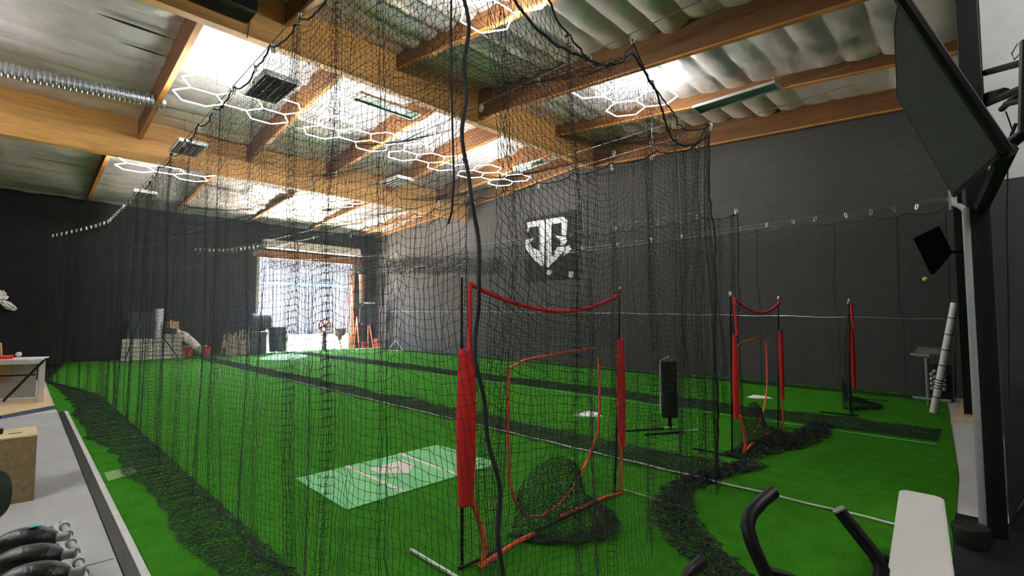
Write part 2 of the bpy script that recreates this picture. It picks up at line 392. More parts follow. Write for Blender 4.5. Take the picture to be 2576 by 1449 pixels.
def hang(path, ztop, nrow, offs, floor_rows=0, floor_dir=(0, 0), floor_w=.4, seed=1, fold=.05, flo=.6, fhi=2.4, jit=.004, zb=.015, lean=None):
    """path: (n,2) plan positions; ztop: (n,); offs: perpendicular zigzag"""
    n = len(path); tang = np.gradient(path, axis=0); tang /= np.linalg.norm(tang, axis=1, keepdims=True)+1e-9
    nor = np.stack([-tang[:, 1], tang[:, 0]], 1)
    arc = np.concatenate([[0], np.cumsum(np.linalg.norm(np.diff(path, axis=0), axis=1))])
    v = np.linspace(0, 1, nrow)
    G = np.zeros((n, nrow+floor_rows, 3)); rs = np.random.RandomState(seed)
    f1 = wav(arc, seed, flo, fhi); f2 = wav(arc, seed+1, .15, .7); f3 = wav(arc, seed+2, .3, 1.2)
    for j, vv in enumerate(v):
        z = ztop*(1-vv)+zb*vv
        d = offs*(.6+.4*vv)+fold*(f1*(.25+.75*vv)+.5*f2*math.sin(math.pi*vv)+.35*np.sin(3.1*vv*3+f3*2))
        G[:, j, :2] = path+nor*d[:, None]+tang*((.035*np.sin(5*vv+f3*1.5)+.022*np.sin(12*vv+f2*4)+.010*np.sin(25*vv+f1*5))*math.sin(math.pi*vv))[:, None]
        if lean is not None: G[:, j, 0] += lean[0](vv); G[:, j, 1] += lean[1](vv)
        G[:, j, 2] = z+.012*np.sin(arc*9+vv*14)*math.sin(math.pi*vv)
    fd = np.array(floor_dir, float)
    w = floor_w*(1+.2*f2+.10*f1)
    for j in range(floor_rows):
        q = (j+1)/floor_rows
        base = path+nor*(fold*f1*(1-q))[:, None]
        G[:, nrow+j, :2] = base+fd[None]*(w*q)[:, None]+rs.normal(0, .016, (n, 2))
        G[:, nrow+j, 2] = .008+np.abs(rs.normal(0, .014, n))*(1-.5*q)
    G[:, :nrow] += rs.normal(0, jit, (n, nrow, 3))*np.array([1, 1, .9])
    G[..., 2] = np.maximum(G[..., 2], .004)
    return G

def scallop(arc, hooks, drop=.14, base=3.72):
    """height of the top rope between hooks (hooks: sorted arc positions)"""
    h = np.array(sorted(hooks)); i = np.clip(np.searchsorted(h, arc)-1, 0, len(h)-2)
    t = np.clip((arc-h[i])/(h[i+1]-h[i]+1e-9), 0, 1); sp = np.minimum(1, (h[i+1]-h[i])/.9)
    return base-drop*sp*(4*t*(1-t))**.6

def skirt(P, wd, fd, seed, parent, loc, rows=24, r=.0014, step=.018):
    P = np.array(P, float); L = np.concatenate([[0], np.cumsum(np.linalg.norm(np.diff(P, axis=0), axis=1))]); n = int(L[-1]/step)
    q = np.linspace(0, L[-1], n); X = np.interp(q, L, P[:, 0]); Y = np.interp(q, L, P[:, 1]); W = np.interp(q, L, wd)
    W = W*(1+.10*wav(q, seed, .1, .5)+.05*wav(q, seed+1, .8, 2)); rs = np.random.RandomState(seed); G = np.zeros((n, rows, 3))
    rip = .012*wav(q, seed+2, 1, 4)
    for j in range(rows):
        u = j/(rows-1); G[:, j, 0] = X+fd[0]*W*u+rs.normal(0, .007, n); G[:, j, 1] = Y+fd[1]*W*u+rs.normal(0, .007, n)
        G[:, j, 2] = .008+np.abs(rs.normal(0, .012, n))+np.abs(rip)*math.sin(math.pi*u)*(1 if j % 3 else 1.6)
    V, Q = strands(G, r); return np_mesh('floor_skirt', V, Q, M['net'], parent, loc)

def net_thing(name, label, G, r, rope_pts, loc, near=None, rope_r=.007, extra=None):
    t = thing(name, label, 'net', loc)
    dist = np.linalg.norm(G-_C[None, None], axis=2)
    kn = (dist < 5.0) if near is None else (dist < near)
    V, Q = strands(G, r, knots=kn if kn.any() else None)
    np_mesh('netting', V, Q, M['net'], t, loc)
    for p, rr in rope_pts: MB().tube(p, rr, 6).build('edge_rope', M['rope'], t, smooth=True)
    return t

STEP = .046
# hook positions along the left cage wall (read off the photograph)
hk1 = [3.44, 3.98, 4.40, 4.95, 5.6, 6.2, 6.9, 7.6, 8.28, 9.0, 9.8, 10.8]
hk1 = [1.5, 2.15, 2.8]+hk1+[10.8+.33*k for k in range(1, 22)]+[18.0]
CX1 = lambda y: np.where(y < 14, 1.32, 1.32-.78*np.clip((y-14)/4, 0, 1)**1.3)
pl1 = [(y, w) for y, w in ((2.28, .9), (2.78, 1.6), (3.40, 1.7), (5.25, 1.3), (6.5, .7), (7.5, 1), (8.3, .6), (9.1, 1.0), (10.4, 1), (11.3, .8), (12.2, 1.2), (13.2, 1.2), (14.2, 1.5), (15, 2), (15.7, 2), (16.4, 2.4), (17, 2.6), (17.5, 3))]
def cage_wall_left():
    Y, O = pleated(1.50, 18.0, STEP, pl1)
    path = np.stack([CX1(Y), Y], 1); zt = scallop(Y, hk1, .15, 3.92)
    zt -= .35*np.exp(-((Y-14.5)/2.5)**2)*.4
    e = np.exp(-(Y-1.5)/.6)
    G = hang(path, zt, 80, O, 0, (-1, 0), .1, seed=3, fold=.035, jit=.0035)
    # the near edge follows the hanging edge rope, which leans with height
    zz = G[..., 2]
    G[..., 1] += e[:, None]*np.interp(zz, [0, .8, 1.3, 1.7, 2.2, 3.9], [-.18, -.14, -.08, 0, .04, .16])
    top = [tuple(G[i, 0]) for i in range(len(Y))]
    edge = [(1.33+.016*math.sin(z*7)+.008*math.sin(z*19), 1.5+np.interp(z, [0, .8, 1.3, 1.7, 2.2, 3.9], [-.18, -.14, -.08, 0, .04, .16])+.018*math.sin(z*5+1)+.007*math.sin(z*16), z) for z in np.linspace(3.9, .05, 90)]
    loose = [(1.35, 1.71, 3.9), (1.35, 1.715, 3.1), (1.35, 1.70, 2.64), (1.35, 1.685, 2.36), (1.35, 1.70, 2.22), (1.35, 1.725, 2.17)]
    t = net_thing('cage_net', 'black batting cage net beside the grey gym mat, nearest the camera', G, .0013, [(top, .007), (edge, .0095), (loose, .005)], (1.32, 9, 0))
    bot = [tuple(G[i, 79]) for i in range(0, len(Y), 3)]
    skirt([(1.36, 1.5), (1.38, 4), (1.34, 10), (1.3, 14), (.6, 17.9)], [.33, .36, .58, .5, .02], (-1, 0), 77, t, (1.32, 9, 0), rows=34)
    MB().tube(bot, .006, 5).build('edge_rope', M['rope'], t)
cage_wall_left()

def end_net():
    # closes the near end of the first lane, between the first and second side nets
    S, O = pleated(0, 3.85, STEP, [(.12, .8), (.75, 1.0), (1.45, .7), (2.2, 1.2), (2.9, .8), (3.5, 1.2), (3.75, 1.5)])
    path = np.stack([np.interp(S, [0, 1.88, 3.85], [1.33, 3.15, 5.1]), np.interp(S, [0, 1.88, 3.85], [1.46, 1.80, 2.02])], 1)
    zt = 3.82-.50*(4*np.clip(S/1.9, 0, 1)*(1-np.clip(S/1.9, 0, 1)))*(S < 1.9)-.30*(4*np.clip((S-1.9)/1.95, 0, 1)*(1-np.clip((S-1.9)/1.95, 0, 1)))*(S >= 1.9)
    G = hang(path, zt, 80, O, 0, (-.15, -1), .35, seed=21, fold=.045, jit=.004)
    top = [tuple(p) for p in G[:, 0]]
    net_thing('cage_net', 'black net closing the near end of the first lane before the largest practice net', G, .0013, [(top, .006)], (3.2, 1.75, 0), near=3.2)
end_net()

def cage_wall(X, y0, y1, label, seed, base, pleats, floor_w, fdir, r=.0013, step=STEP, rows=78, end_r=.009, hooks=None, flo=.5, fold=.05, sk=None):
    Y, O = pleated(y0, y1, step, pleats, amp=.04)
    path = np.stack([np.full_like(Y, X), Y], 1)
    if hooks is None: hooks = list(np.arange(y0, y1+.5, .62))
    zt = scallop(Y, hooks, .12, base)
    G = hang(path, zt, rows, O, 0, fdir, .1, seed=seed, fold=fold, flo=flo, jit=.005)
    top = [tuple(p) for p in G[:, 0]]
    e = [tuple(G[0, j]+np.array([0, -.01, 0])) for j in range(0, rows, 2)]
    t = net_thing('cage_net', label, G, r, [(top, .008), (e, end_r)], (X, (y0+y1)/2, 0), near=0)
    ya = y0 if sk is None else sk
    skirt([(X, ya), (X, (ya+y1)/2), (X, y1)], [floor_w*1.15, floor_w, floor_w*.9], fdir, seed+5, t, (X, (y0+y1)/2, 0), rows=int(floor_w/.022)+4, r=.0022, step=.024)
    return t
cage_wall(5.15, 2.03, 22.9, 'black divider net between the first and second lanes', 31, 3.70,
          [(2.08, 2.5), (2.3, 1.6), (2.9, .8), (3.6, 1.2), (4.6, .9), (6, 1), (7.5, 1), (9.4, 1.2), (11, .8), (13, 1.2), (15, 1), (17, 1.2), (19, 1), (21, 1.4), (23, 1.5)], .62, (1, 0), end_r=.011)
cage_wall(8.95, 3.08, 22.9, 'black divider net between the second and third lanes', 41, 3.62,
          [(3.12, 2), (3.3, 2), (4.2, 1), (5.6, 1.2), (7.5, 1), (9.5, 1), (12, 1.2), (15, 1), (18, 1), (21, 1)], .85, (1, 0), r=.0017, sk=.5)
cage_wall(13.55, .45, 22.9, 'black net hanging along the charcoal wall behind the third lane', 51, 4.02,
          [(y, 1) for y in (1.2, 2.4, 4.1, 5.5, 8, 10, 13, 16, 19, 22)], .3, (-1, 0), r=.0018, step=.06, rows=64, fold=.07)
def far_net():
    S, O = pleated(0, 8.2, .06, [(.6, 1), (1.5, 1), (2.4, 1.2), (3.1, 1), (4.6, 1), (6, 1.2), (7.5, 1)])
    path = np.stack([4.9+S, np.full_like(S, 23.15)], 1)
    zt = 4.52+.42*np.clip(S/2.6, 0, 1)**2
    zt = np.where(S > 2.6, 4.94-.02*np.sin((S-2.6)*3), zt)
    G = hang(path, zt, 76, O, 3, (0, -1), .15, seed=61, fold=.05, jit=.006)
    net_thing('cage_net', 'black net across the far end of the lanes in front of the roller door', G, .0024, [([tuple(p) for p in G[:, 0]], .01)], (9, 23.15, 0), near=0)
    # loose folds bunched along the top of the opening
    n = 90; rs = np.random.RandomState(3)
    X, Z = np.meshgrid(np.linspace(7.9, 12.6, n), np.linspace(3.95, 4.42, 12), indexing='ij')
    G = np.stack([X+rs.normal(0, .03, X.shape), 23.35+rs.normal(0, .09, X.shape), Z+rs.normal(0, .035, X.shape)-.06*np.sin((X-7.9)*2.2)], -1)
    V, Q = strands(G, .006)
    tag(np_mesh('bunched_net', V, Q, M['net'], None, (10.2, 23.35, 4.2)), 'bunched black netting hanging across the top of the bright doorway', 'net')
    X, Z = np.meshgrid(np.linspace(13.5, 22.3, 170), np.linspace(0, 1, 16), indexing='ij')
    zz = np.interp(X, [13.5, 22.3], [3.42, 3.98])+Z*np.interp(X, [13.5, 22.3], [.62, .8])
    G = np.stack([13.35+rs.normal(0, .06, X.shape), X+rs.normal(0, .03, X.shape), zz+rs.normal(0, .04, X.shape)+.04*np.sin(X*2)], -1)
    V, Q = strands(G, .006)
    tag(np_mesh('bunched_net', V, Q, M['net'], None, (13.35, 18, 3.8)), 'long roll of bunched black netting hung along the charcoal wall', 'net')
far_net()
def roof_net():
    y = np.arange(1.8, 23.5, .055); x = np.arange(1.34, 5.12, .05)
    X, Y = np.meshgrid(x, y, indexing='ij')
    Y0 = np.interp(X, [1.34, 3.15, 5.1], [1.75, 1.82, 2.03])
    Y = Y0+(Y-1.8)/(23.5-1.8)*(23.5-Y0)
    u = (X-1.34)/3.78
    lobes = np.abs(np.sin(math.pi*2*u))
    z = 3.80-.14*lobes-.10*np.abs(np.sin(Y*1.9))*lobes+.03*np.sin(Y*3+X*4)
    z -= .25*np.exp(-((Y-1.8)/.5)**2)*lobes
    z -= .2*(1-u)*np.clip((Y-14)/4, 0, 1)
    rs = np.random.RandomState(8)
    G = np.stack([X+.02*np.sin(Y*5+X*2), Y+.03*np.sin(X*6+Y), z], -1)+rs.normal(0, .005, X.shape+(3,))
    V, Q = strands(G, .0013, knots=np.linalg.norm(G-_C, axis=2) < 4.5)
    t = thing('cage_net', 'black net roof over the first lane under the hexagon lights', 'net', (3.2, 12, 3.7))
    np_mesh('netting', V, Q, M['net'], t, (3.2, 12, 3.7))
    MB().tube([tuple(p) for p in G[:, 0]], .009, 6).build('edge_rope', M['rope'], t)
roof_net()
def pile(name, label, pts, wd, seed, rows=14, r=.0035):
    pts = np.array(pts, float); L = np.concatenate([[0], np.cumsum(np.linalg.norm(np.diff(pts, axis=0), axis=1))])
    n = int(L[-1]/.035); s = np.linspace(0, L[-1], n); P = np.stack([np.interp(s, L, pts[:, 0]), np.interp(s, L, pts[:, 1])], 1)
    tg = np.gradient(P, axis=0); tg /= np.linalg.norm(tg, axis=1, keepdims=True); nr = np.stack([-tg[:, 1], tg[:, 0]], 1)
    rs = np.random.RandomState(seed); v = np.linspace(-.5, .5, rows)
    G = np.zeros((n, rows, 3)); ww = wd*(1+.25*np.sin(s*2.2+seed))
    for j in range(rows):
        G[:, j, :2] = P+nr*(v[j]*ww)[:, None]+rs.normal(0, .02, (n, 2)); G[:, j, 2] = .012+np.abs(rs.normal(0, .03, n))*(1-abs(v[j]))
    V, Q = strands(G, r); c = pts.mean(0)
    tag(np_mesh(name, V, Q, M['net'], None, (c[0], c[1], 0)), label, 'net')
pile('net_heap', 'black netting trailing over the turf from the post of the second practice net', [tuple(onz(*p)[:2]) for p in ((1850, 1155), (1900, 1135), (1960, 1120), (2040, 1095), (2070, 1070))], .45, 5, 22)
pile('net_heap', 'black netting curling over the turf towards the exercise machine handles', [tuple(onz(*p)[:2]) for p in ((1900, 1170), (1780, 1200), (1700, 1235), (1690, 1300), (1740, 1370), (1850, 1470))], .30, 9, 18)

# ------------------------------------------------------------------ cables and carabiners
def cable(label, pts, r=.004, m='cable'):
    tag(MB().tube(pts, r, 6).build('steel_cable', M[m], loc=pts[0], smooth=True), label, 'cable')
def sagc(a, b, s, n=24): return [tuple(np.array(a)*(1-t)+np.array(b)*t-np.array([0, 0, s*4*t*(1-t)])) for t in np.linspace(0, 1, n)]
cb = MB()
ring = [(0, .012*math.sin(a)*(1+.3*math.cos(a)), -.03+.03*math.cos(a)) for a in np.linspace(0, 2*math.pi, 12, endpoint=False)]
cb.tube(ring, .0032, 5, closed=True)
ring2 = [(.012, p[1], p[2]) for p in ring]
carab0 = cb.tube(ring2, .0032, 5, closed=True).build('carabiner', M['hook'], smooth=True)
carab_used = [False]
def hooks(P, label, group, scale=1.0):
    for p in P:
        o = carab0 if not carab_used[0] else carab0.copy()
        if carab_used[0]: COL.objects.link(o)
        carab_used[0] = True
        o.location = tuple(float(c) for c in p); o.rotation_euler = (random.uniform(-.3, .3), random.uniform(-.2, .2), random.uniform(-.6, .6)); o.scale = (scale,)*3
        tag(o, label, 'carabiner', group)
cabz1 = lambda y: 3.98-.10*np.exp(-((y-9)/6)**2)
pts1 = [(float(CX1(np.array(y))), y, float(cabz1(y))) for y in np.linspace(.6, 18.2, 50)]
cable('thin steel cable carrying the cage net beside the gym mat', pts1, .0035, 'darkcable')
hooks([(float(CX1(np.array(y))), y, float(cabz1(y))) for y in hk1], 'small carabiner clipping the nearest cage net to its cable', 'carabiners on the nearest cage cable', 1.35)
cable('steel cable over the middle of the first lane holding the net roof', sagc((3.15, .9, 3.9), (3.15, 24.4, 4.5), .25), .004)
hooks([(3.15, y, 3.9-.25*4*((y-.9)/23.5)*(1-(y-.9)/23.5)+.6*(y-.9)/23.5) for y in (1.8, 2.2, 2.75, 3.5, 4.2, 5, 5.8, 6.7, 7.6, 8.5, 9.4, 10.3)], 'small carabiner on the cable over the middle of the first lane', 'carabiners over the first lane', 1.3)
cable('upper steel cable above the first divider net', sagc((5.1, .75, 3.98), (5.1, 24.4, 4.4), .25), .004)
cable('lower steel cable beside the first divider net', sagc((5.5, .79, 3.97), (5.5, 24.4, 4.4), .32), .004)
hooks([(5.1, y, 3.82-.03*(y-2)/5) for y in (2.0, 2.7, 3.2, 3.9, 4.6, 5.3, 6, 6.8, 7.6, 8.5, 9.5, 10.6, 12, 13.5)], 'small carabiner on the upper cable of the first divider net', 'carabiners on the upper first divider cable', 1.3)
hooks([(5.5, y, 3.80-.05*(y-2)/5) for y in (2.3, 2.9, 3.5, 4.1, 4.8, 5.5, 6.3, 7.2, 8.2, 9.4, 10.8, 12.4)], 'small carabiner on the lower cable beside the first divider net', 'carabiners on the lower first divider cable', 1.3)
cable('thin steel cable above the second divider net', sagc((8.95, -.1, 3.80), (8.95, 24.4, 4.5), .35), .0035)
hooks([(8.95, y, 3.68) for y in (3.08, 3.8, 4.6, 5.6, 6.8, 8.2)], 'small carabiner on the cable above the second divider net', 'carabiners on the second divider cable', 1.6)
for dz, lb in ((.0, 'upper'), (-.07, 'lower')):
    cable(lb+' of the two steel cables along the charcoal wall net', sagc((13.55, .2, 4.24+dz), (13.55, 24.4, 4.3+dz*2), .18), .009)
hooks([(13.5, y, 4.17-.02*(y > 4)) for y in (.9, 1.3, 1.7, 2.2, 2.8, 3.3, 3.9, 4.6, 5.4, 6.2, 7.2, 8.4, 9.8, 11.4)], 'small carabiner on the cables along the charcoal wall', 'carabiners along the charcoal wall', 2.0)
cable('steel cable across the far end of the lanes', [(4.9, 23.15, 4.54), (6.1, 23.15, 4.6), (7.4, 23.15, 4.97), (13.1, 23.15, 5.0)], .006)
hooks([(4.95+.17*k, 23.12, 4.55+.42*(k/15)**2) for k in range(15)], 'small carabiner on the cable across the far end of the lanes', 'carabiners at the far end', 2.2)
cable('pale rope running level along the charcoal wall net at chest height', [(13.45, y, np.interp(y, [.5, 10.6, 24], [1.68, 1.88, 2.0])+.012*math.sin(y*4)) for y in np.linspace(.55, 22, 60)], .012, 'cable')
# stitched white cord along the foot of the divider nets
cd_m = M['white']
tag(MB().tube([(5.17, y, .018+.004*math.sin(y*9)) for y in np.linspace(.4, 14, 120)], .010, 6).build('ground_cord', cd_m, loc=(5.17, .4, 0)), 'thin white cord lying on the turf under the first divider net', 'cord')
tag(MB().tube([(8.72, y, .016) for y in np.linspace(.5, 12, 80)], .008, 6).build('ground_cord', M['matgreen'], loc=(8.72, .5, 0)), 'thin pale green cord on the turf under the second divider net', 'cord')

# ------------------------------------------------------------------ hexagon lights
def hex_light(proto=[None]):
    if proto[0] is not None: return copy_tree(proto[0])
    t = thing('hexagon_light', 'x', 'ceiling light', (0, 0, 0)); s = .49
    cs = [(0, 0), (1.5*s, .866*s), (1.5*s, -.866*s), (-1.5*s, .866*s), (-1.5*s, -.866*s)]
    seen = set()
    for cx, cy in cs:
        V = [(cx+s*math.cos(math.radians(60*k)), cy+s*math.sin(math.radians(60*k))) for k in range(6)]
        for k in range(6):
            a, b = V[k], V[(k+1) % 6]; key = tuple(sorted([(round(a[0], 2)+0., round(a[1], 2)+0.), (round(b[0], 2)+0., round(b[1], 2)+0.)]))
            if key in seen: continue
            seen.add(key)
            MB().tube([(a[0]*.975+b[0]*.025, a[1]*.975+b[1]*.025, 0), (b[0]*.975+a[0]*.025, b[1]*.975+a[1]*.025, 0)], .0125, 8).build('light_tube', M['tube'], t, smooth=True)
    for x in (-s, s): MB().tube([(x, 0.0, .0), (x, 0, .55)], .003, 5).build('hanger_wire', M['darkcable'], t)
    proto[0] = t; return t
def lp(x, y, z): p = onz(x, y, z); return (float(p[0]), float(p[1]), z)
HX = [(lp(605, 256, 6.70), 'hexagon tube light nearest the silver duct, left of the other lit lamps'),
      (lp(893, 341, 6.70), 'hexagon tube light second from the left in the row past the ridge beam'),
      (lp(1083, 398, 6.70), 'hexagon tube light third from the left in the row past the ridge beam'),
      (lp(1243, 443, 6.70), 'hexagon tube light at the logo wall end of the row past the ridge beam'),
      (lp(420, 428, 6.32), 'hexagon tube light by the far wall, leftmost of all the lamps'),
      (lp(828, 503, 6.32), 'hexagon tube light by the far wall above the roller door'),
      (lp(1185, -38, 6.98), 'hexagon tube light at the top of the picture, cut by the frame'),
      (lp(1572, 236, 7.02), 'hexagon tube light on the right, this side of the ridge beam'),
      ((-2.4, 12.6, 5.95), 'added hexagon tube light, unseen past the left frame edge, brightening the left ceiling'),  # lamp added out of view to brighten the left roof bay
      ((5.9, 17.5, 6.62), 'hexagon tube light tucked behind the second beam, left of the doorway lamp'),
      ((11.6, 17.5, 6.62), 'hexagon tube light tucked behind the second beam near the logo wall')]
def added_gym_light(c, label):  # unseen lamps added for gym brightness; housing keeps their light off the ceiling
    t = thing('added_gym_light', label, 'ceiling light', c, 'added unseen lamps over the gym area')
    x, y, z = c
    MB().add([(x-.3, y-1.2, z), (x+.3, y-1.2, z), (x+.18, y-1.2, z+.12), (x-.18, y-1.2, z+.12), (x-.3, y+1.2, z), (x+.3, y+1.2, z), (x+.18, y+1.2, z+.12), (x-.18, y+1.2, z+.12)],
             [(0, 1, 2, 3), (4, 5, 6, 7), (1, 2, 6, 5), (0, 3, 7, 4), (3, 2, 6, 7)]).build('housing', M['fixwhite'], t)
    for dx in (-.14, 0, .14): MB().tube([(x+dx, y-1.15, z+.05), (x+dx, y+1.15, z+.05)], .018, 8).build('light_tube', M['tube2'], t, smooth=True)
    for dy in (-.8, .8): MB().tube([(x, y+dy, z+.12), (x, y+dy, roofz(y+dy)-.1)], .004, 5).build('hanger_wire', M['darkcable'], t)
M['tube2'] = mat('added_light_tube', (1, 1, 1), .5, emit=(1, .97, .93), estr=36)
added_gym_light((-2.4, 4.6, 4.3), 'unseen three-tube lamp added to light the gym mat, left of the camera')
added_gym_light((3.4, -2.4, 5.9), 'unseen three-tube lamp added behind the camera to light the white wall')
for i, (p, lb) in enumerate(HX):
    t = hex_light(); t.location = p; t['label'] = lb; t['group'] = 'hexagon ceiling lights'
    if i >= 4: t.rotation_euler.x = math.atan(.11)*(-1 if i < 6 else 1)*0

# fluorescent high-bay fixtures, switched off
def highbay(c, label, L=1.2, Wd=.62, rotz=math.pi/2, dark=True, proto=None):
    t = thing('high_bay_fixture', label, 'ceiling light', (0, 0, 0), 'switched-off high bay fixtures')
    b = MB()
    for s in (-1, 1): b.box((-L/2, s*Wd/2-.015, -.05), (L/2, s*Wd/2+.015, .04)); b.box((s*L/2-.015, -Wd/2, -.05), (s*L/2+.015, Wd/2, .04))
    b.box((-L/2, -Wd/2, .03), (L/2, Wd/2, .05)); b.build('housing', M['fixwhite'], t)
    r = MB(); n = 4
    for k in range(n):
        y = -Wd/2+Wd*(k+.5)/n; hw = Wd/n/2
        r.add([(-L/2, y-hw, -.04), (L/2, y-hw, -.04), (L/2, y-hw*.3, .03), (-L/2, y-hw*.3, .03), (-L/2, y+hw*.3, .03), (L/2, y+hw*.3, .03), (L/2, y+hw, -.04), (-L/2, y+hw, -.04)], [(0,1,2,3), (3,2,5,4), (4,5,6,7)])
    r.build('reflector', M['mirror'], t)
    for k in range(n):
        y = -Wd/2+Wd*(k+.5)/n; MB().tube([(-L/2+.03, y, -.015), (L/2-.03, y, -.015)], .013, 8).build('fluorescent_tube', M['black'] if dark else M['fixwhite'], t, smooth=True)
    top = roofz(c[1])-c[2]-.1
    for sx in (-1, 1): MB().tube([(sx*L*.4, 0, .04), (sx*L*.4, 0, top)], .004, 5).build('hanger_wire', M['darkcable'], t)
    t.location = c; t.rotation_euler.z = rotz; return t
highbay((3.25, 9.75, 6.2), 'switched-off four-tube fixture hanging just past the ridge beam')
highbay((3.0, 15.2, 6.3), 'switched-off four-tube fixture near the second beam, left of the net')
highbay((2.85, 20.9, 6.0), 'switched-off four-tube fixture by the far wall, leftmost and farthest', dark=False)
highbay((9.1, 14.6, 6.5), 'pale switched-off four-tube fixture between the ridge beam and the doorway', dark=False)
highbay((8.2, 17.9, 5.9), 'small dark fixture hanging in front of the far wall lamp', L=.7, Wd=.4)
for (c, L, Wd, lb) in (((11.0, 3.75, 6.62), 1.75, .42, 'long green-tinted panel fixture beside the purlin on the right'),
                       ((6.3, 10.55, 7.05), 1.7, .45, 'green-tinted reflector panel just past the ridge beam'),
                       ((12.1, 10.9, 6.95), 1.3, .4, 'green-tinted reflector panel near the logo wall end of the ridge beam')):
    t = thing('reflector_panel', lb, 'ceiling fixture', c)
    ax = 'y' if c[0] != 6.3 else 'x'
    dx, dy = (Wd/2, L/2) if ax == 'y' else (L/2, Wd/2)
    f = MB()
    for s in (-1, 1):
        f.box((c[0]-dx, c[1]+s*dy-.02, c[2]-.03), (c[0]+dx, c[1]+s*dy+.02, c[2]+.03)); f.box((c[0]+s*dx-.02, c[1]-dy, c[2]-.03), (c[0]+s*dx+.02, c[1]+dy, c[2]+.03))
    f.build('frame', M['white'], t)
    MB().box((c[0]-dx, c[1]-dy, c[2]), (c[0]+dx, c[1]+dy, c[2]+.02)).build('reflector', M['greenvin'], t)
    MB().tube([(c[0]-dx, c[1]-dy, c[2]), (c[0]-dx*.8, c[1]-dy+.05, c[2]+.12), (c[0]-dx*.5, c[1]-dy, c[2]+.3)], .006, 5).build('wire', M['white'], t)

# foil duct
t = thing('foil_duct', 'silver flexible foil duct running under the roof on the left', 'duct', (-2, 14, 6.95))
n = 420; pts = [(x, 14.05+.05*math.sin(x*1.1), 6.78+.05*math.sin(x*.8)+max(0, x)*.05) for x in np.linspace(-7.5, 2.28, n)]
MB().tube(pts, [.145+.013*(1 if i % 4 < 2 else -1) for i in range(n)], 14).build('duct_body', M['duct'], t, smooth=False)
# black box on the ridge beam and cables hanging from it
tag(MB().box((1.3, 9.05, 7.18), (2.75, 9.55, 7.75)).build('junction_housing', M['black'], loc=(2, 9.3, 7.2), bevel=.01), 'black metal box fixed to the ridge beam, top left', 'box')
t = thing('hanging_wire', 'thin dark wire looped down the side of the ridge beam', 'wire', (2.75, 9.5, 7.1))
MB().tube([tuple(ony(x, y, 9.55)) for x, y in ((628, 25), (629, 50), (624, 80), (621, 95))], .008, 5).build('wire', M['darkcable'], t)
tag(MB().tube([tuple(onx(1640, 300, 11.9)), tuple(onx(1641, 362, 11.9))], .018, 6).build('hanger_rod', M['silver'], loc=tuple(onx(1640, 312, 11.9))), 'short pale rod hanging below the purlin on the right', 'rod')

